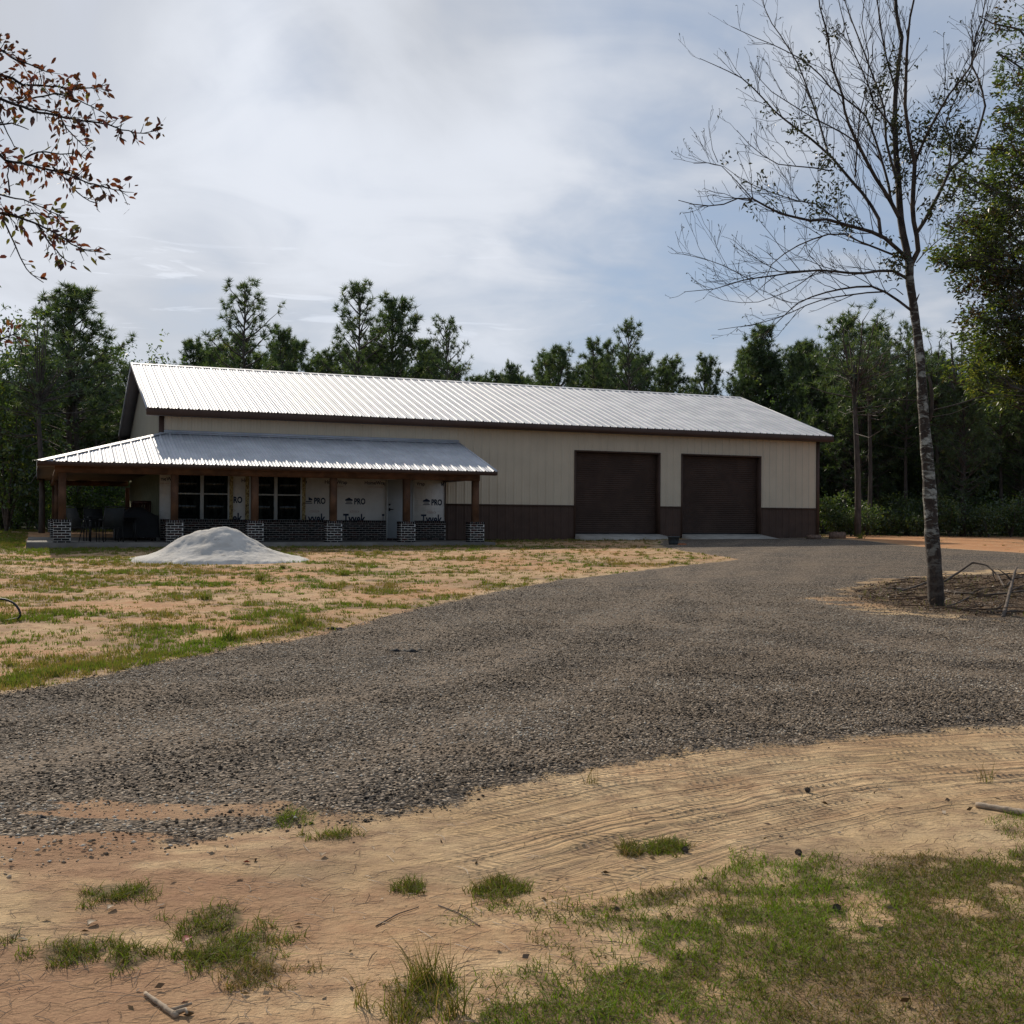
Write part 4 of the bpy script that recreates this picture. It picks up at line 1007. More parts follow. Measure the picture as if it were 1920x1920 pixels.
LB([(1290,1370),(1230,1350),(1130,1310),(1060,1285),(980,1240),(870,1240),(740,1290),(640,1350),(560,1420),(540,1560)], .020, .005, .4, 0., .85)
LB([(1318,1640),(1240,1580),(1160,1530),(1110,1515),(1000,1520),(860,1550),(740,1590),(660,1660),(560,1760),(480,1800)], .024, .004, .35, 0., .85)
LB([(1170,1545),(1080,1550),(900,1575),(800,1600),(720,1640),(600,1690),(480,1720),(300,1745)], .014, .004, -.3, 0., .85)
LB([(460,1475),(340,1410),(230,1370),(110,1345)], .008, .004, .2, -.9)
LB([(900,905),(760,880),(640,880),(560,840),(480,780),(400,690)], .012, .004, -.4)
LB([(480,1050),(400,960),(300,860),(170,865)], .010, .004, .3, -.8)
LB([(300,860),(270,790),(255,680)], .006, .003, .2, -.6)
LB([(1253,980),(1190,760),(1180,560),(1130,430),(1060,240),(1000,90),(960,-30)], .024, .008, .4)
LB([(1240,480),(1190,300),(1160,150),(1140,-30)], .018, .008, -.3)
LB([(1025,940),(1040,740),(1050,590),(1090,470),(1100,300),(1060,120),(1080,-40)], .012, .006, -.5)
LB([(1350,1390),(1400,1330),(1480,1260),(1600,1240)], .010, .004, .4)
LB([(830,1430),(700,1530),(600,1570),(480,1610),(330,1590),(250,1560)], .009, .003, -.3, -.4, .8)
LB([(700,1445),(560,1430),(400,1480),(240,1490)], .007, .003, .4, -.5, .8)
LB([(960,1185),(820,1080),(700,1060),(560,1010),(440,960),(330,880)], .012, .004, .3, -.2)
LB([(1230,680),(1130,560),(1090,430),(1010,260),(960,100),(930,-40)], .015, .006, -.4)
LB([(1280,1560),(1230,1520),(1180,1560)], .008, .004, -.3)
LB([(1345,1600),(1366,1555)], .020, .006, 0)
# broken stub and dead side limbs on the lower trunk
def LPX(pts, r0, r1, depth=0.): P = limb(pts, depth); rr_ = np.linspace(r0, r1, len(P)); TR(ml, P, rr_, 7, True)
LPX([(1741,790),(1746,772),(1748,745),(1744,712),(1741,705)], .038, .020, -.3)
LPX([(1746,945),(1733,900),(1731,870)], .020, .010)
LPX([(1733,752),(1700,750),(1648,747)], .010, .005, .3); LPX([(1745,770),(1790,760),(1850,740),(1930,742)], .012, .006, .4); LPX([(1748,782),(1790,775),(1830,755)], .009, .005, .2)
ml.build('limb', M['limb_bark'], bt, True)
# twigs grow from every limb, three orders of them
TIPS = []
def grow(P, rr_, order, dens, r):
    L = np.linalg.norm(np.diff(P, axis=0), axis=1).sum()
    k = int(L * dens)
    for q in range(k):
        u_ = r.uniform(.16 if order else .12, 1.)
        f_ = u_ * (len(P) - 1); i = min(int(f_), len(P) - 2); b = P[i] + (P[i + 1] - P[i]) * (f_ - i); d = unit(P[i + 1] - P[i])
        side = unit(np.cross(d, r.normal(size=3))); a = r.uniform(.45, .85)
        dr = unit(d * math.cos(a) + side * math.sin(a) + np.array([0, 0, .32])); l2 = (1.0, .50, .26)[order] * r.uniform(.4, 1.2) * (1.25 - .95 * u_)
        m = (7, 5, 3)[order]; t = np.linspace(0, 1, m)[:, None]; w = np.cumsum(r.normal(size=(m, 3)) * .040 * l2, 0) * t
        Q = b + dr * l2 * t + w + np.array([0, 0, 1]) * l2 * .10 * t ** 2
        rb = min(rr_[i] * .6, (.0088, .0060, .0045)[order]); TR(mtw, Q, np.linspace(rb, .0032, m), 3)
        TIPS.append(Q[-1]); 
        if order < 2: grow(Q, np.linspace(rb, .003, m), order + 1, (0, 4.2, 5.)[order + 1], r)
rg = np.random.default_rng(5)
for P, rr_, tw in LIMBS: grow(P, rr_, 0, 4.6 * tw, rg)
mtw.build('twigs', M['twig_bark'], bt)
# the few leaves it has kept, and dark tufts
lf = MB(); TA = np.array(TIPS)
def tuft(px, py, R_, k, size=.09):
    c = P3(px, py, rg.uniform(-.3, .3)); k = int(k * 1.35); pp = c + rg.normal(size=(k, 3)) * R_ * .40; leaves(lf, pp - base, unit(rg.normal(size=(k, 3)) + [0, 0, .1]), size * rg.uniform(.7, 1.2, k), int(px), .38, rg.uniform(0, .6, k))
for (cx, cy, R_, k) in [(1300,800,.42,230),(1240,650,.25,90),(1230,340,.30,90),(1140,480,.25,80),(1610,440,.25,90),(1280,960,.28,90),(880,850,.30,90),(740,680,.35,80),(900,1020,.40,90),(820,1120,.35,110),(900,190,.16,26),
        (1240,1390,.30,150),(1420,700,.40,200),(1560,700,.35,140),(1600,760,.35,150),(1580,960,.40,130),(1520,1050,.16,60),(1430,1110,.25,80),(1480,530,.22,50),(560,600,.2,24),(460,450,.12,10),(520,960,.25,40),(600,1080,.25,30),(470,1090,.15,16),
        (770,320,.2,24),(1000,1190,.2,50),(1190,1270,.15,30),(960,160,.15,12),(1130,590,.2,40),(1560,800,.4,100),(330,840,.15,10),(800,560,.2,14),(740,330,.15,14)]:
    tuft(*(1240 + cx * .3542, cy * .3542), R_, k)
sel = TA[rg.choice(len(TA), min(900, len(TA)), False)]; leaves(lf, sel - base, rg.normal(size=(len(sel), 3)), .05 * rg.uniform(.6, 1.2, len(sel)), 9, .38, rg.uniform(0, .5, len(sel)))
lf.build('leaves', M['leaf_dim'], bt)

# ------------------------------------------------------------------ leafy tree at the right
OY = TY + 3.5
OB = atd(2085, 1000, OY); ok = empty('oak_tree', (OB[0], OY, float(G0(OB[0], OY)) - .05))
tag(ok, 'large leafy green tree leaning into the picture at the right edge', 'tree'); base = np.array(ok.location)
def Q3(px, py, dy=0.): return atd(px, py, OY + dy)
mtr = MB(); sp = np.array([Q3(2085, 1000), Q3(2080, 800), Q3(2060, 600), Q3(2050, 400), Q3(2040, 200), Q3(2040, 0)]); sp[0][2] = base[2] - .05
TR(mtr, sp, np.array([.26, .22, .19, .15, .11, .07]), 12); mtr.build('trunk', M['grey_bark'], ok, True)
CL = [ # px, py, rx, ry, leaves
 (1905,120,50,40,500),(1915,190,55,45,800),(1895,250,48,45,800),(1910,330,70,50,1500),(1870,290,30,25,240),(1850,345,45,25,330),(1800,330,35,20,200),(1885,400,60,40,1200),(1840,395,45,22,420),(1900,450,70,45,1700),
 (1850,435,55,25,700),(1800,425,40,16,280),(1830,475,60,20,700),(1800,487,50,14,420),(1880,500,75,30,1400),(1850,530,65,28,1150),(1905,545,70,35,1300),(1800,480,34,12,230),(1880,590,60,30,1100),(1840,580,40,16,330),(1900,640,70,35,1500),
 (1850,625,55,26,800),(1860,670,60,26,900),(1830,650,38,18,330),(1820,700,45,20,520),(1870,720,65,30,1200),(1910,700,60,30,1200),(1790,700,28,12,130),(1900,745,55,16,500),(1770,475,22,8,90),(1745,470,12,6,30),(1815,605,30,10,110),
 (2130,200,90,80,900),(2190,340,100,80,1200),(2230,480,100,80,1200),(2200,620,100,80,1000),(2120,80,80,70,600),(2290,420,80,80,800),(2140,-60,90,80,600),(2250,700,80,60,700),(2000,150,70,80,900),(2010,300,80,80,1500),(2010,450,80,80,1500),(2000,600,80,80,1500),(2000,730,80,50,900),(1760,335,25,12,70),(1790,270,30,20,80),(1880,60,40,30,130),(1910,20,30,30,130),(1850,50,40,30,60)]
ol, om = MB(), MB(); r = np.random.default_rng(33)
for (px, py, rx, ry, k) in CL:
    if px < 1960: px += 12 if py > 560 else 6
    dy = r.uniform(-1.6, 1.6); c = Q3(px, py, dy); sx = rx / F * OY; sz = ry / F * OY
    hub = Q3(2045, min(980, py + 120 + (1960 - px) * .3), dy * .2); t = np.linspace(0, 1, 9)[:, None]; W = np.cumsum(r.normal(size=(9, 3)) * .06, 0) * np.minimum(t * 3, 1)
    Q = hub * (1 - t) + c * t + W + np.array([0, 0, .35]) * np.sin(t * 3.1); TR(om, Q, np.linspace(.045, .008, 9), 5)
    k = int(k * 1.15); nc = max(3, k // 26); cc = r.normal(size=(nc, 3)); cc = cc / np.maximum(1, np.linalg.norm(cc, axis=1) / 1.35)[:, None]
    cen = c + cc * np.array([sx * .72, .75 * (sx + sz) / 2, sz * .72])
    for q in cen:
        s_ = Q[r.integers(5, 9)]; TR(om, [s_, (s_ + q) / 2 + r.normal(size=3) * .05, q], [.008, .006, .003], 3)
    pp = np.repeat(cen, k // nc, 0); out = unit(pp - Q[4]); pp = pp + r.normal(size=pp.shape) * .075
    cl = np.repeat(r.uniform(.0, .85, nc), k // nc) + r.normal(size=len(pp)) * .12 + (.22 if py > 660 else 0) - (.12 if 500 < py < 600 else 0)
    leaves(ol, pp - base, out + r.normal(size=pp.shape) * .7, .098 * r.uniform(.7, 1.25, len(pp)), int(px + py), .38, cl)
om.build('limb', M['grey_bark'], ok); ol.build('crown', M['leaf_oak'], ok)
# small dead shrubby twigs under it
# ------------------------------------------------------------------ red leaved branches at the top left
RY = 6.6
rt = empty('red_leaved_tree', (-4.9, 6.9, float(G0(-4.9, 6.9)) - .05)); base = np.array(rt.location)
tag(rt, 'overhanging branches with dark red and olive leaves at the top left', 'tree')
mtr = MB(); TR(mtr, [(-4.9, 6.9, base[2]), (-4.85, 6.9, .6), (-4.75, 6.85, 2.0), (-4.7, 6.8, 3.4), (-4.65, 6.8, 5.)], np.array([.16, .13, .11, .08, .05]), 10); mtr.build('trunk', M['grey_bark'], rt, True)
rb, rl = MB(), MB(); r = np.random.default_rng(12)
RB = [[(-200,40),(0,260),(100,320),(170,350),(240,385)], [(-200,330),(0,380),(60,395),(120,440),(220,442),(300,445),(380,462),(480,462),(545,445)],
 [(-500,300),(-200,430),(0,505),(90,530),(170,560),(290,585),(400,602),(500,612),(580,632),(660,655),(750,650)], [(170,560),(300,600),(350,690),(420,770),(455,775)],
 [(-400,560),(-150,660),(0,750),(50,800),(120,815),(220,850),(300,862),(380,880),(470,912),(560,935),(672,955)], [(270,860),(330,925),(390,990),(450,1042),(508,1062)],
 [(-500,900),(-200,1040),(0,1100),(80,1115),(200,1160),(300,1215),(360,1265),(440,1295),(500,1300)], [(0,1108),(50,1200),(80,1290),(130,1390),(208,1437)],
 [(-100,500),(0,570),(40,650),(95,745)], [(-300,1650),(-100,1740),(0,1730),(40,1715),(80,1700)], [(90,530),(180,500),(300,470),(400,500),(490,540),(580,580)],
 [(120,815),(200,780),(300,790),(400,790),(450,830)], [(80,1115),(180,1090),(260,1110),(350,1110)], [(200,1160),(260,1250),(330,1330),(390,1360)], [(0,640),(60,620),(130,650)], [(50,1000),(60,900),(55,810)], [(-100,960),(0,1010),(100,1030),(200,1075),(300,1120)]]
main_leaf = 0
for bi, pts in enumerate(RB):
    pts = np.array(pts, float) * .3646; n_ = len(pts); s = np.concatenate([[0], np.cumsum(np.linalg.norm(np.diff(pts, axis=0), axis=1))]); m = max(8, int(s[-1] / 12)); t = np.linspace(0, s[-1], m)
    dep = r.uniform(-.5, .5); q = np.stack([np.interp(t, s, pts[:, k]) for k in (0, 1)], 1)
    Q = np.array([atd(a, b, RY + dep * u / 300 + (.2 if bi % 2 else 0)) for (a, b), u in zip(q, t)]); Q = Q + np.cumsum(r.normal(size=Q.shape) * .004, 0)
    if pts[0][0] < -70: 
        Q = np.vstack([[(-4.72, 6.85, float(Q[0][2]) - .3)], Q])
    big_ = pts[0][0] < -60
    TR(rb, Q, np.linspace(.013 if big_ else .006, .0025, len(Q)), 5)
    L = len(Q); st = 3 if big_ else 1
    kk = int(np.linalg.norm(np.diff(Q, axis=0), axis=1).sum() * (36 if bi not in (0, 7, 8, 9, 14, 15) else 18))
    for _ in range(kk):
        f_ = r.uniform(st, L - 1.001); i = int(f_); b = Q[i] + (Q[i + 1] - Q[i]) * (f_ - i); d = unit(Q[i + 1] - Q[i])
        if b[0] < -3.6: continue
        sd = unit(d * .6 + np.cross(d, r.normal(size=3)) * .8 + np.array([0, 0, .1])); l = r.uniform(.015, .085); e2 = b + sd * l
        TR(rb, [b, e2], [.003, .0015], 3)
        nl = r.integers(1, 4); pp = e2 + r.normal(size=(nl, 3)) * .012 - base
        leaves(rl, pp, sd + r.normal(size=(nl, 3)) * .6, .050 * r.uniform(.65, 1.2, nl), int(r.integers(1e6)), .46, r.uniform(0, 1, nl) * (.9 if bi < 6 else 1.25), .1, True)
rb.build('limb', M['twig_bark'], rt); rl.build('leaves', M['leaf_red'], rt)

# ------------------------------------------------------------------ gravel stones (the near ones as real stones)
def scatter(n_, ymin, ymax, xk=.62, seed=1):
    r = np.random.default_rng(seed); y = np.sqrt(r.uniform(ymin ** 2, ymax ** 2, n_)); x = r.uniform(-xk, xk, n_) * y
    return x, y, r
def stones(name, x, y, r, smin, smax):
    K = len(x); base_v = np.array([(1,0,0),(0,1,0),(-1,0,0),(0,-1,0),(0,0,1),(.55,.55,.6),(-.55,.5,.55),(0,0,-.6)], float)
    bf = np.array([(0,1,5),(0,5,4),(5,1,4),(1,6,4),(1,2,6),(6,2,4),(2,3,4),(3,0,4),(1,0,7),(2,1,7),(3,2,7),(0,3,7)])
    s = (smin + (smax - smin) * r.random(K) ** 2.2); a = r.uniform(0, 6.28, K)
    v = base_v[None] * (1 + r.uniform(-.3, .3, (K, 8, 3))) * np.stack([s, s * r.uniform(.55, 1, K), s * r.uniform(.35, .75, K)], 1)[:, None]
    c, sn = np.cos(a)[:, None], np.sin(a)[:, None]
    X = v[..., 0] * c - v[..., 1] * sn + x[:, None]; Y = v[..., 0] * sn + v[..., 1] * c + y[:, None]; Z = v[..., 2] + (G(x, y) + .02 * (sdist(x, y, GRAVEL) > 0) + s * .12)[:, None]
    V = np.stack([X, Y, Z], -1).reshape(-1, 3); f = (bf[None] + (np.arange(K) * 8)[:, None, None]).reshape(-1, 3)
    tone = (fbm(x * .8, y * 1.3, 131) - .5) * 1.0 + (fbm(x * 3.5, y * 4, 133) - .5) * .5
    mb = MB(); mb.add(V, f, np.repeat(np.clip(r.random(K) * .95 + .05 + tone * .75 + .15 * lanes_at(x, y), 0, 1), 8)); return mb.build(name, M['stone'])
x, y, r = scatter(560000, 4.9, 22.0, .68, 3)
gs = sdist(x, y, GRAVEL); dn = fbm(x * 1.1, y * 1.1, 21) - .5
thin = np.clip((-x - .3) / 1.0, 0, 1) * np.clip((7.6 - y) / 1.6, 0, 1) * np.clip((fbm(x * 1.5, y * 3.2, 29) - .33) * 6, 0, 1)
keep = r.random(len(x)) < np.clip((gs + dn * .35) / .30 + .35, .0, 1) * (1 - .85 * thin) * np.clip((21.5 - y) / 12, 0, 1) ** 1.25
keep &= r.random(len(x)) > .62 * lanes_at(x, y)
keep |= (r.random(len(x)) < .20 * np.exp(-np.maximum(-gs, 0) / .08)) & (gs > -.6)
o = stones('gravel', x[keep], y[keep], r, .005, .016); tag(o, 'grey and tan crushed stones of the gravel drive', 'gravel', kind='stuff')

# ------------------------------------------------------------------ grass
def blades(mb, x, y, z, h, w, r, bend=.5, c=None, segs=3):
    K = len(x); a = r.uniform(0, 6.28, K); ba = r.uniform(0, 6.28, K); b = bend * r.uniform(.2, 1.3, K)
    t = np.linspace(0, 1, segs + 1); rows = []
    for q in t:
        off = h * b * q ** 1.7; zz = h * (q - .35 * b * q ** 2); ww = w * (1 - q) ** .7 * .5
        px = x + np.cos(ba) * off; py = y + np.sin(ba) * off
        if q < 1: rows += [np.stack([px - np.cos(a) * ww, py - np.sin(a) * ww, z + zz], 1), np.stack([px + np.cos(a) * ww, py + np.sin(a) * ww, z + zz], 1)]
        else: rows += [np.stack([px, py, z + zz], 1)]
    V = np.stack(rows, 1).reshape(-1, 3); m = len(rows); o_ = (np.arange(K) * m)[:, None]
    fq = np.concatenate([o_ + np.array([[2*s, 2*s+1, 2*s+3, 2*s+2]]) for s in range(segs - 1)]); ft = o_ + np.array([[2*segs-2, 2*segs-1, 2*segs]])
    if c is None: c = r.random(K)
    c = np.clip(c, 0, 1)
    mb.v.append(V); mb.c.append(np.repeat(c, m)); mb.f += [fq + mb.n, ft + mb.n]; mb.n += len(V)
r = np.random.default_rng(91)
K = 560000; y = r.uniform(2.3, 8.2, K); x = r.uniform(-.9, 6.2, K); m = (x < .80 * y + .9); x, y = x[m], y[m]
s = sdist(x, y, LAWN); d = lawn_density(x, y); d = np.where(s > -.6, d, 0)
keep = r.random(len(x)) < d * .9; x, y = x[keep], y[keep]
tone = fbm(x * 1.6, y * 1.6, 93); c = np.clip(.24 + 1.15 * (tone - .28) + r.normal(size=len(x)) * .20, 0, 1)
mb = MB(); blades(mb, x, y, G(x, y) - .004, r.uniform(.014, .050, len(x)) * (.6 + .7 * tone), r.uniform(.0030, .0060, len(x)), r, 1.35, c)
o = mb.build('lawn_grass', M['blade']); tag(o, 'short patchy green and brown grass at the lower right', 'grass', kind='stuff')
# individual tufts of the sandy strip
TL = ['pale green grass tuft standing alone on the sand at the lower left', 'low flat grass patch nearest the lower left edge', 'small brownish grass clump right of the low flat patch', 'upper part of the dark grass clump left of centre near the bottom',
 'big dark matted grass clump left of centre near the bottom', 'thin grass strip at the left foot of the big dark clump', 'small bright green tuft at the lower edge of the gravel', 'tiny tuft on the sand just right of the bright green one',
 'dry round grass tuft in the middle of the sand', 'tiny tuft with a pink dead leaf in it', 'dark tuft at the right, between wheel tracks and lawn', 'wispy tuft left of the dark one beside the wheel tracks', 'brown tangled grass below the big dark clump', 'tall spiky clump of coarse grass at the bottom centre']
for i, ((px, py, rx, ry), (cx, cy, wx, wy)) in enumerate(zip(PATCHES, PW)):
    r = np.random.default_rng(300 + i); big_ = i == 13
    K = int(200 + wx * wy * (15000 if not big_ else 3500)); K = min(K, 4200)
    nc = max(3, K // 26); ctr = r.normal(size=(nc, 2)) * .55 * np.array([wx, wy]); ci = r.integers(0, nc, K)
    x = cx + ctr[ci, 0] + r.normal(size=K) * .022; y = cy + ctr[ci, 1] + r.normal(size=K) * .022
    z0 = float(G(cx, cy)); hh = r.uniform(.020, .075, K) * (2.6 if big_ else 1.); cc = r.normal(size=K) * .2 + {1: .5, 4: .55, 6: .75, 8: .35, 11: .3, 12: .22, 13: .38}.get(i, .5)
    mb = MB(); blades(mb, x - cx, y - cy, G(x, y) - z0 - .004, hh, r.uniform(.003, .006, K), r, 1.5 if not big_ else .8, cc)
    o = mb.build('grass_tuft', M['blade']); o.location = (cx, cy, z0); tag(o, TL[i], 'grass tuft', 'grass tufts on the sandy strip')
# field grass: small tufts by density
r = np.random.default_rng(92); N_ = 95000
y = 9.6 + (52 - 9.6) * r.random(N_) ** 1.35; x = r.uniform(-.62, .50, N_) * y
d = field_density(x, y); keep = (r.random(N_) < d * .85) & (np.hypot((x - PILE[0]) / 1.9, (y - PILE[1]) / 1.2) > 1); x, y, d = x[keep], y[keep], d[keep]
k = 11; xx = np.repeat(x, k) + r.normal(size=len(x) * k) * .035; yy = np.repeat(y, k) + r.normal(size=len(x) * k) * .035
gsz = np.repeat(.022 + .065 * r.random(len(x)) ** 3 + .035 * d ** 2, k)
mb = MB(); tone = fbm(xx * .8, yy * .8, 95) + .22 * np.repeat(np.clip(d - .45, 0, .5), k); blades(mb, xx, yy, G(xx, yy) - .005, gsz * r.uniform(.6, 1.2, len(xx)), .008 + .0004 * yy, r, .6, np.clip(.5 + 1.1 * (tone - .5) + r.normal(size=len(xx)) * .2, 0, 1), 2)
o = mb.build('field_grass', M['field_blade']); tag(o, 'thin yellow green grass scattered over the sandy field before the porch', 'grass', kind='stuff')
# weeds: taller single plants in the field
r = np.random.default_rng(94)
WD = [(487,1088,.24,'leafy weed tuft on the field right of the sand pile foot'),(530,1066,.16,'low bright weed tuft just right of the sand pile'),(355,1050,.30,'weed growing out of the foot of the sand pile'),(430,1196,.26,'lush grass clump on the gravel edge at the left'),(560,1168,.28,'tall lush grass clump on the gravel edge beside the field'),
      (1545,998,.55,'spiky weed standing at the right corner of the building'),(1612,1010,.30,'low weeds on the orange clay near the building corner'),(1036,1000,.40,'thin flowering weed against the brown wainscot left of the first door'),(645,1078,.20,'grass clump on the field before the porch middle'),(385,1125,.22,'clump of grass in the field below the sand pile'),
      (1110,1473,.16,'dry wisp of grass at the edge of the wheel tracks'),(1850,1470,.16,'sparse green grass wisp at the right end of the wheel tracks')]
for px, py, hh, lb in WD:
    c_ = at(px, py); K = 90 if hh < .4 else 60; x = r.normal(size=K) * hh * .25; y = r.normal(size=K) * hh * .2
    if py > 1400: K = 22; x, y = x[:K] * .7, y[:K] * .7
    z0 = float(G(*c_)); mb = MB(); blades(mb, x, y, G(x + c_[0], y + c_[1]) - z0 - .01, hh * r.uniform(.4, 1.1, K), np.full(K, .004 if py > 1400 else .012), r, .7, r.uniform(.35, 1, K) if py < 1400 else r.uniform(0, .6, K))
    o = mb.build('weed', M['field_blade'] if py < 1400 else M['blade']); o.location = (c_[0], c_[1], z0); tag(o, lb, 'weed', 'weeds standing out of the field')
# sandy foreground litter
r = np.random.default_rng(96); K = 5200; y = r.uniform(3.1, 7.5, K); x = r.uniform(-.5, .5, K) * y; g_ = sdist(x, y, GRAVEL)
keep = (g_ < -.15) & (r.random(K) < .30 + .7 * fbm(x * 2, y * 2, 97) ** 2); x, y = x[keep], y[keep]; K = len(x); mb = MB()
ln = r.uniform(.03, .14, K) ; a = r.normal(.25, .9, K); cu = r.normal(size=K) * .35; z = G(x, y) + .004
t = np.linspace(-.5, .5, 4); rows = []
for q in t:
    px = x + np.cos(a + cu * q) * ln * q; py = y + np.sin(a + cu * q) * ln * q; nx, ny = -np.sin(a) * .0011, np.cos(a) * .0011
    zz = G(px, py) + .004 + .004 * (1 - (2 * q) ** 2); rows += [np.stack([px - nx, py - ny, zz], 1), np.stack([px + nx, py + ny, zz + .001], 1)]
V = np.stack(rows, 1).reshape(-1, 3); o_ = (np.arange(K) * 8)[:, None]; f = np.concatenate([o_ + np.array([[2*s, 2*s+1, 2*s+3, 2*s+2]]) for s in range(3)])
mb.add(V, f, np.repeat(r.uniform(0, .8, K), 8))
K = 200; y = r.uniform(3.1, 7, K); x = r.uniform(-.5, .5, K) * y; m = sdist(x, y, GRAVEL) < -.1; x, y = x[m], y[m]; K = len(x)
P = np.stack([x, y, G(x, y) + .008], 1); D = r.normal(size=(K, 3)) * np.array([1, 1, .25]); leaves(mb, P, D, r.uniform(.018, .050, K), 98, .5, r.choice([.2, .5, .85, .9, 1.], K, p=[.3, .3, .2, .15, .05]), .05)
o = mb.build('ground_litter', M['litter']); tag(o, 'dry pine needles, twig bits and dead leaves strewn over the sand', 'litter', kind='stuff')
# litter of the tree island
r = np.random.default_rng(98); K = 9000; lo, hi = ISLAND.min(0), ISLAND.max(0); x = r.uniform(lo[0], hi[0], K); y = r.uniform(lo[1], hi[1], K); m = sdist(x, y, ISLAND) > -.1 + .3 * r.random(K); x, y = x[m], y[m]; K = len(x)
mb = MB(); P = np.stack([x, y, G(x, y) + .02 + .04 * r.random(K)], 1); leaves(mb, P, r.normal(size=(K, 3)) * np.array([1, 1, .25]), r.uniform(.06, .22, K), 99, .055, r.uniform(0, .6, K), .05)
leaves(mb, P[:3000], r.normal(size=(3000, 3)) * np.array([1, 1, .5]), r.uniform(.03, .07, 3000), 90, .5, r.uniform(0, .6, 3000), .05)
for q in range(150):
    i = r.integers(0, K); p = P[i] + [0, 0, .02]; a = r.normal(0, .7); L_ = r.uniform(.25, .9); m_ = p + np.array([math.cos(a), math.sin(a), r.uniform(0, .25)]) * L_ * .5; e_ = m_ + np.array([math.cos(a + r.normal() * .4), math.sin(a + r.normal() * .4), r.uniform(-.15, .1)]) * L_ * .5
    mb.tube([p, m_, e_], [.010, .007, .003], 4, r.uniform(0, .3), False)
o = mb.build('brush_litter', M['litter']); tag(o, 'brown twigs and dead leaves heaped around the foot of the bare tree', 'litter', kind='stuff')
r = np.random.default_rng(99); K = 2600; x = r.uniform(lo[0], hi[0], K); y = r.uniform(lo[1], hi[1], K); m = (sdist(x, y, ISLAND) > 0) & (fbm(x * 1.3, y * 1.3, 88) > .5); x, y = x[m], y[m]
mb = MB(); blades(mb, x, y, G(x, y), r.uniform(.05, .17, len(x)), np.full(len(x), .008), r, .6, r.uniform(.3, 1, len(x))); o = mb.build('island_grass', M['field_blade']); tag(o, 'sparse grass among the twigs around the bare tree', 'grass', kind='stuff')

# ------------------------------------------------------------------ single small things
def ground_stick(name, pts, r0, r1, lift, label, mat='stick_dark', group=None, seed=0, forks=(), cat='stick'):
    """pts: pixel, height above the ground"""
    r = np.random.default_rng(seed); P = []
    for px, py, h_ in pts:
        if isinstance(h_, tuple): P.append(atd(px, py, h_[0]))
        else: g = at(px, py); P.append((g[0], g[1], float(G(*g)) + h_ + lift))
    P = np.array(P); t = np.linspace(0, 1, 4 * len(P)); s = np.linspace(0, 1, len(P)); Q = np.stack([np.interp(t, s, P[:, k]) for k in range(3)], 1)
    Q += r.normal(size=Q.shape) * r0 * .10; o0 = Q[0].copy(); mb = MB(); mb.tube(Q - o0, np.linspace(r0, r1, len(Q)) * (1 + r.uniform(-.12, .12, len(Q))), 7)
    for (u_, dx, dy, dz) in forks:
        b = Q[int(u_ * (len(Q) - 1))] - o0; e = b + np.array([dx, dy, dz]); mb.tube([b, (b + e) / 2 + r.normal(size=3) * .02, e], [r1 * 1.1, r1 * .8, r1 * .4], 5)
    o = mb.build(name, M[mat], None, True); o.location = o0; return tag(o, label, cat, group)
ground_stick('stick', [(272,1858,.0),(300,1878,.002),(330,1902,.0)], .007, .010, .008, 'short thick weathered stick lying on the sand at the lower left', 'dead_wood', None, 1, ((.95, .05, -.02, .01), (.9, .06, .04, .01)))
ground_stick('stick', [(1830,1521,0),(1880,1530,0),(1960,1546,0)], .016, .018, .014, 'pale broken stick at the right edge beside the grass', 'dead_wood', None, 2)
ground_stick('stick', [(705,1735,.0),(745,1712,.003),(785,1698,.0)], .0028, .002, .003, 'straight thin twig on bare sand left of the lawn', 'stick_dark', None, 4)
ground_stick('stick', [(822,1695,.0),(862,1715,.004),(900,1738,.0)], .0028, .002, .003, 'thin forked twig pointing at the lawn edge', 'stick_dark', None, 5, ((.5, .03, .05, .01),))
ground_stick('stick', [(1540,1279,.0),(1570,1282,.0),(1598,1280,.0)], .018, .010, .012, 'dark flat stick lying on the gravel right of centre', 'stick_dark', None, 6)
BR = 'fallen branches around the bare tree'
ground_stick('fallen_branch', [(1768,1094,.02),(1800,1090,.20),(1824,1090,.38),(1850,1092,.34),(1872,1095,.15),(1885,1106,.02)], .024, .014, .0, 'arched fallen branch rising off the ground right of the bare tree', 'stick_dark', BR, 11, ((.72, .05, -.1, -.25), (.8, .5, .1, .05)), 'branch')
ground_stick('fallen_branch', [(1625,1112,.01),(1690,1111,.03),(1720,1107,.08),(1745,1104,.14)], .012, .022, .0, 'long thin branch running left along the ground from the trunk', 'stick_dark', BR, 12, ((.4, -.3, .1, .03),), 'branch')
ground_stick('fallen_branch', [(1768,1112,.03),(1800,1117,.05),(1850,1121,.05),(1925,1118,.10)], .026, .018, .0, 'straight heavy branch lying right of the trunk', 'stick_dark', BR, 13, ((.5, .3, .1, .1),), 'branch')
ground_stick('fallen_branch', [(1772,1143,.02),(1800,1138,.08),(1820,1134,.14)], .016, .010, .0, 'short branch leaning up just right of the trunk foot', 'stick_dark', BR, 14, (), 'branch')
ground_stick('fallen_branch', [(1840,1146,.02),(1880,1150,.03),(1940,1149,.04)], .026, .020, .0, 'branch lying lowest at the right edge of the brush', 'stick_dark', BR, 15, ((.3, .2, .1, .1),), 'branch')
ground_stick('fallen_branch', [(1880,1160,.0),(1898,1130,.35),(1905,1122,.55)], .030, .018, .0, 'upright crooked branch poking out of the brush at the right edge', 'stick_dark', BR, 16, ((.6, -.2, .1, .2), (.7, .25, 0, .1), (.4, .3, .1, .1)), 'branch')
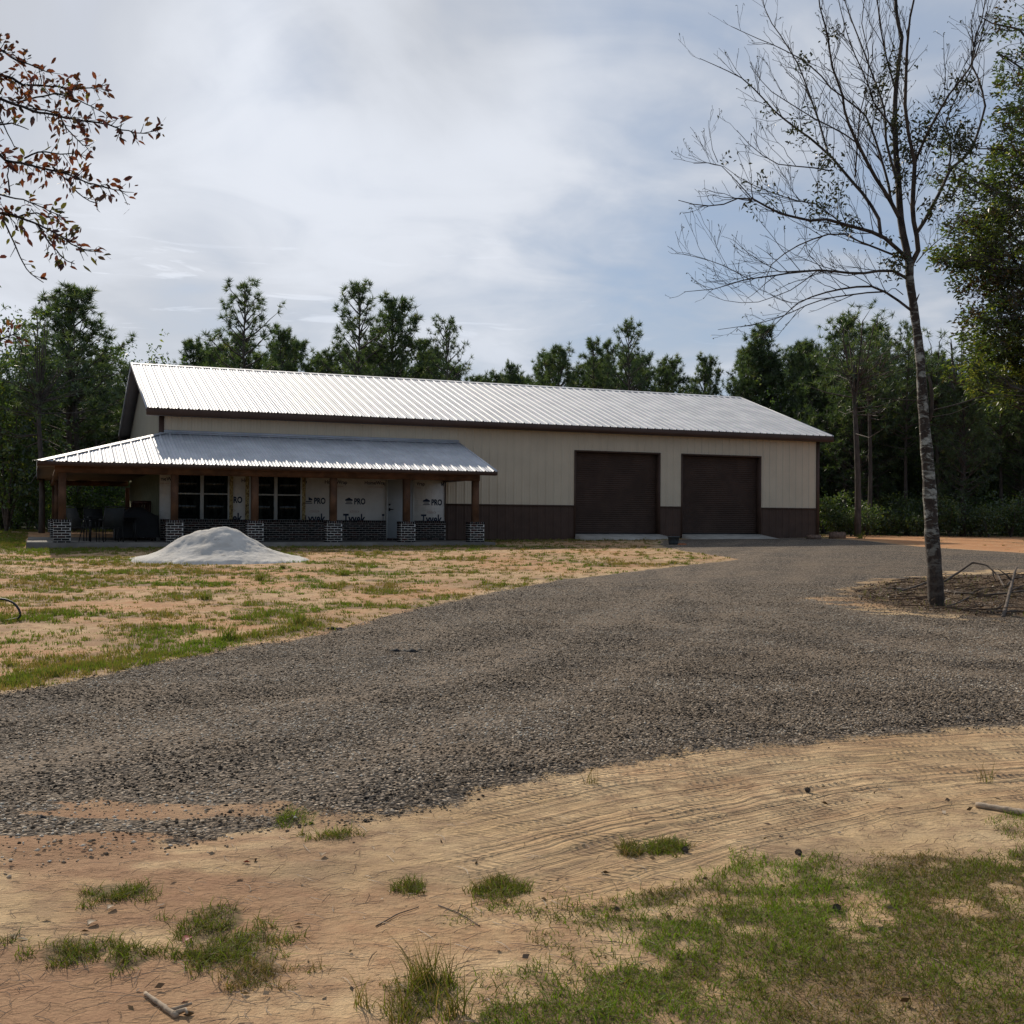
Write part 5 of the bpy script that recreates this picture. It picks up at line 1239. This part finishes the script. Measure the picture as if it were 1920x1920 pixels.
ground_stick('fallen_branch', [(1885,1106,.05),(1905,1100,.22),(1935,1103,.15)], .016, .010, .0, 'thin curved branch crossing the right edge behind the arched one', 'stick_dark', BR, 17, (), 'branch')
# bucket beside the first door
c_ = at(1263, 1022); z0 = float(G0(*c_))
b = empty('bucket', (c_[0], c_[1], z0)); tag(b, 'dark grey tapered tub standing on the gravel between the roll up doors', 'bucket')
m = MB(); m.lathe([(0, 0), (.15, 0), (.165, .10), (.18, .24), (.20, .245), (.20, .28), (.175, .285), (.16, .24), (.14, .02), (0, .02)], 20); m.build('tub', M['bucket'], b, True)
m = MB(); m.tube([(-.2, 0, .25), (-.14, -.05, .32), (0, -.07, .345), (.14, -.05, .32), (.2, 0, .25)], .006, 6); m.build('handle', M['black_metal'], b)
c_ = at(1279, 1023); m = MB(); m.box(-.13, -.06, 0, .13, .06, .055); m.box(-.09, -.05, .056, .10, .06, .075); o = m.build('brick', M['rust_orange']); o.location = (c_[0], c_[1], float(G0(*c_))); o.rotation_euler = (0, 0, .4); tag(o, 'flat orange brick lying right beside the dark tub', 'brick')
for (px, py, w, h_, lb) in [(1570, 1010, .30, .26, 'brown block standing on the clay right of the building corner'), (1526, 1011, .24, .17, 'low brown block against the foot of the building corner')]:
    c_ = at(px, py); m = MB(); m.box(-w, -.12, 0, w, .12, h_ * .9); m.box(-w + .02, -.10, h_ * .9, -.03, .10, h_); m.box(.03, -.10, h_ * .9, w - .02, .10, h_)
    o = m.build('timber_block', M['block']); o.location = (c_[0], c_[1], float(G0(*c_))); o.rotation_euler = (0, 0, .3); tag(o, lb, 'block')
# black clump of asphalt
def clump(px, py, s, label, mat='chunk', name='asphalt_chunk', cat='debris', n_=9):
    c_ = at(px, py); r = np.random.default_rng(int(px)); m = MB()
    for k in range(n_):
        bv = np.array([(1,0,0),(0,1,0),(-1,0,0),(0,-1,0),(0,0,1),(0,0,-.5)], float) * (1 + r.uniform(-.35, .35, (6, 3))) * np.array([1, .7, .45]) * s * r.uniform(.35, 1)
        off = r.normal(size=3) * s * np.array([.9, .5, .1]); off[2] = abs(off[2]) + s * .1
        m.add(bv + off, [(0,1,4),(1,2,4),(2,3,4),(3,0,4),(1,0,5),(2,1,5),(3,2,5),(0,3,5)], r.random())
    o = m.build(name, M[mat]); o.location = (c_[0], c_[1], float(G(*c_))); return tag(o, label, cat)
clump(768, 1222, .085, 'black lump of asphalt lying alone on the gravel left of centre')
clump(88, 1538, .045, 'dark lump at the left where the gravel thins to clay')
clump(1840, 1356, .05, 'dark lump at the right end of the gravel edge')
clump(628, 1178, .06, 'dark flat lump on the gravel edge beside the field')
for (px, py, lb) in [(1511, 1487, 'brown pine cone on the wheel tracks right of centre'), (1285, 1597, 'dark pine cone at the right tip of the tuft by the tracks'), (1500, 1603, 'dark pine cone among the upper grass of the lawn'), (1568, 1702, 'dark pine cone in the middle of the lawn')]:
    c_ = at(px, py); r = np.random.default_rng(px); m = MB(); m.lathe([(0, 0), (.016, .004), (.021, .018), (.016, .036), (0, .048)], 8)
    for k in range(46):
        a = k * 2.399; t = k / 46; q = .021 * math.sin(math.pi * (t * .85 + .12)); z = .046 * t + .003; d = np.array([math.cos(a), math.sin(a), .45]); p = np.array([math.cos(a) * q * .8, math.sin(a) * q * .8, z]); s_ = np.array([-math.sin(a), math.cos(a), 0]) * .0055
        m.add([p - s_, p + s_, p + d * .011 + s_ * .5, p + d * .011 - s_ * .5], [(0, 1, 2, 3)])
    o = m.build('pine_cone', M['stick_dark']); o.location = (c_[0], c_[1], float(G(*c_)) + .006); o.rotation_euler = (1.2, .3, px * .1); o.scale = (.65,) * 3; tag(o, lb, 'pine cone', 'pine cones on the ground')
for (px, py, lb, s) in [(607, 1596, 'pale curled dead leaf on the sand below the gravel', 1), (216, 1694, 'pale dead leaf just left of the lone grass tuft foot', 1), (343, 1762, 'dark red dead leaf in the grass left of the big clump', 1.), (182, 1722, 'pale flat dead leaf on sand left of the clumps', 1.1)]:
    c_ = at(px, py); m = MB(); r = np.random.default_rng(px); V = []
    for i in range(7):
        t = i / 6; w = .022 * math.sin(math.pi * min(1, t * 1.02 + .02)) + .001; V += [(t * .075, -w, .012 * math.sin(t * 3) + .010), (t * .075, 0, .004 + .012 * math.sin(t * 3)), (t * .075, w, .012 * math.sin(t * 3) + .012)]
    f = []; 
    for i in range(6): f += [(3*i, 3*i+1, 3*i+4, 3*i+3), (3*i+1, 3*i+2, 3*i+5, 3*i+4)]
    m.add(V, f, 1. if 'red' in lb else .85); o = m.build('dead_leaf', M['litter'], None, True); o.location = (c_[0], c_[1], float(G(*c_)) + .003); o.rotation_euler = (0, 0, px * .37); o.scale = (s * .8,) * 3; tag(o, lb, 'dead leaf', 'dead leaves on the sand')
# black hose end at the left edge
a = at(-14, 1164); yy = a[1]; m = MB()
P = [atd(px, py, yy + d_) for px, py, d_ in [(-60,1168,.1),(-14,1166,0),(10,1164,0),(34,1160,0),(39,1154,0),(36,1143,0),(27,1131,.05),(12,1124,.1),(-10,1122,.15),(-50,1135,.2),(-70,1160,.2)]]
P = np.array(P); t = np.linspace(0, 1, 50); Q = np.stack([np.interp(t, np.linspace(0, 1, len(P)), P[:, k]) for k in range(3)], 1)
for _ in range(3): Q[1:-1] = (Q[:-2] + 2 * Q[1:-1] + Q[2:]) / 4
o0 = Q[0].copy(); m.tube(Q - o0, .016, 8); o = m.build('hose', M['rubber'], None, True); o.location = o0; tag(o, 'black hose looping up out of the field at the left edge', 'hose')

# ------------------------------------------------------------------ sun, sky, camera
sl_ = bpy.data.lights.new('sun', 'SUN'); sl_.energy = 4.3; sl_.angle = R(.9); sl_.color = (1., .89, .74)
so = link(bpy.data.objects.new('sun', sl_))
sd = Vector((math.sin(SUN_AZ) * math.cos(SUN_EL), math.cos(SUN_AZ) * math.cos(SUN_EL), math.sin(SUN_EL)))
so.rotation_euler = sd.to_track_quat('Z', 'Y').to_euler(); so.location = (-20, 40, 40)
W = bpy.data.worlds.new('World'); SC.world = W; W.use_nodes = True; nt = W.node_tree; nt.nodes.clear()
class WN(NT):
    def __init__(s): s.t = nt
n = WN(); out = n.n('ShaderNodeOutputWorld'); bg = n.n('ShaderNodeBackground')
sky = n.n('ShaderNodeTexSky', sky_type='NISHITA'); sky.sun_disc = False; sky.sun_elevation = SUN_EL; sky.sun_rotation = SUN_AZ; sky.air_density = 1.; sky.dust_density = 1.; sky.ozone_density = 1.5
gen = n.n('ShaderNodeTexCoord').outputs['Generated']; sx = n.n('ShaderNodeSeparateXYZ'); n.put(sx.inputs[0], gen)
zc = n.math('ADD', n.math('MAXIMUM', sx.outputs[2], 0.), .16)
pv = n.n('ShaderNodeCombineXYZ'); n.put(pv.inputs[0], n.math('DIVIDE', sx.outputs[0], zc)); n.put(pv.inputs[1], n.math('DIVIDE', sx.outputs[1], zc))
pl = n.map(pv.outputs[0], (1., .62, 1), (0, 0, .9))
c1 = n.noise(pl, 1.15, 7, .50, .35); c2 = n.noise(n.map(pv.outputs[0], (1., 1., 1), (0, 0, -.5)), 2.6, 5, .5, .8)
cm = n.math('ADD', n.math('MULTIPLY', c1, .7), n.math('MULTIPLY', c2, .3))
dt = n.n('ShaderNodeVectorMath', operation='DOT_PRODUCT'); n.put(dt.inputs[0], gen); dt.inputs[1].default_value = sd
near = n.mrange(dt.outputs['Value'], .60, 1.0, 0., 1.)
mask = n.mrange(n.math('ADD', cm, n.math('MULTIPLY', near, .03)), .38, .60, .12, .97)
low = n.mrange(sx.outputs[2], .02, .24, .0, 1.)
def lobe(px, py, w):
    d_ = ray(px, py); d_ = d_ / np.linalg.norm(d_); q = n.n('ShaderNodeVectorMath', operation='DOT_PRODUCT'); n.put(q.inputs[0], gen); q.inputs[1].default_value = tuple(d_)
    return n.mrange(q.outputs['Value'], math.cos(R(w)), 1., 0., 1.)
cm = n.math('ADD', cm, n.math('MULTIPLY', lobe(430, 250, 11), .09)); cm = n.math('SUBTRACT', cm, n.math('MULTIPLY', lobe(770, 30, 8), .11)); cm = n.math('SUBTRACT', cm, n.math('MULTIPLY', lobe(60, 20, 10), .14)); cm = n.math('SUBTRACT', cm, n.math('MULTIPLY', lobe(300, 610, 10), .10)); cm = n.math('ADD', cm, n.math('MULTIPLY', lobe(1000, 350, 10), .05))
wisp = n.math('MULTIPLY', n.mrange(n.noise(n.map(gen, (5, 5, 46)), 2.0, 5, .6, .5), .60, .72), n.math('MULTIPLY', n.mrange(sx.outputs[2], .11, .17), n.mrange(sx.outputs[2], .26, .18)))
cm = n.math('ADD', cm, n.math('MULTIPLY', wisp, .20))
bright = n.math('ADD', n.mrange(cm, .36, .66, .44, .70), n.math('MULTIPLY', near, .15))
bright = n.math('MULTIPLY', bright, n.mrange(dt.outputs['Value'], -.5, .7, .50, 1.)); mask = n.math('MULTIPLY', mask, n.mrange(dt.outputs['Value'], -.6, .6, .45, 1.))
cc = n.n('ShaderNodeCombineColor'); n.put(cc.inputs[0], n.math('MULTIPLY', bright, .955)); n.put(cc.inputs[1], n.math('MULTIPLY', bright, 1.0)); n.put(cc.inputs[2], n.math('MULTIPLY', bright, 1.09))
skc = n.mix(1., sky.outputs[0], (.085, .085, .085), 'MULTIPLY')
skc = n.mix(.62, skc, (.31, .43, .63))
col = n.mix(n.math('MULTIPLY', mask, n.mrange(low, 0, 1, .55, 1.)), skc, cc.outputs[0])
n.put(bg.inputs[0], col); bg.inputs[1].default_value = 1.0; nt.links.new(bg.outputs[0], out.inputs[0])

cam = bpy.data.cameras.new('camera'); cam.sensor_width = 36; cam.lens = F / 1920 * 36; cam.clip_end = 2000; cam.clip_start = .05
co_ = link(bpy.data.objects.new('camera', cam)); co_.location = (0, 0, CAMZ)
co_.rotation_euler = (Matrix.Rotation(math.pi / 2 + PITCH, 3, 'X') @ Matrix.Rotation(ROLL, 3, 'Z')).to_euler()
SC.camera = co_
SC.view_settings.view_transform = 'Standard'; SC.view_settings.look = 'None'; SC.view_settings.exposure = 0; SC.view_settings.gamma = 1
SC.cycles.max_bounces = 5; SC.cycles.diffuse_bounces = 2; SC.cycles.glossy_bounces = 2; SC.cycles.transmission_bounces = 2; SC.cycles.transparent_max_bounces = 4
SC.cycles.use_denoising = True
SC.cycles.sample_clamp_indirect = 2; SC.cycles.sample_clamp_direct = 8
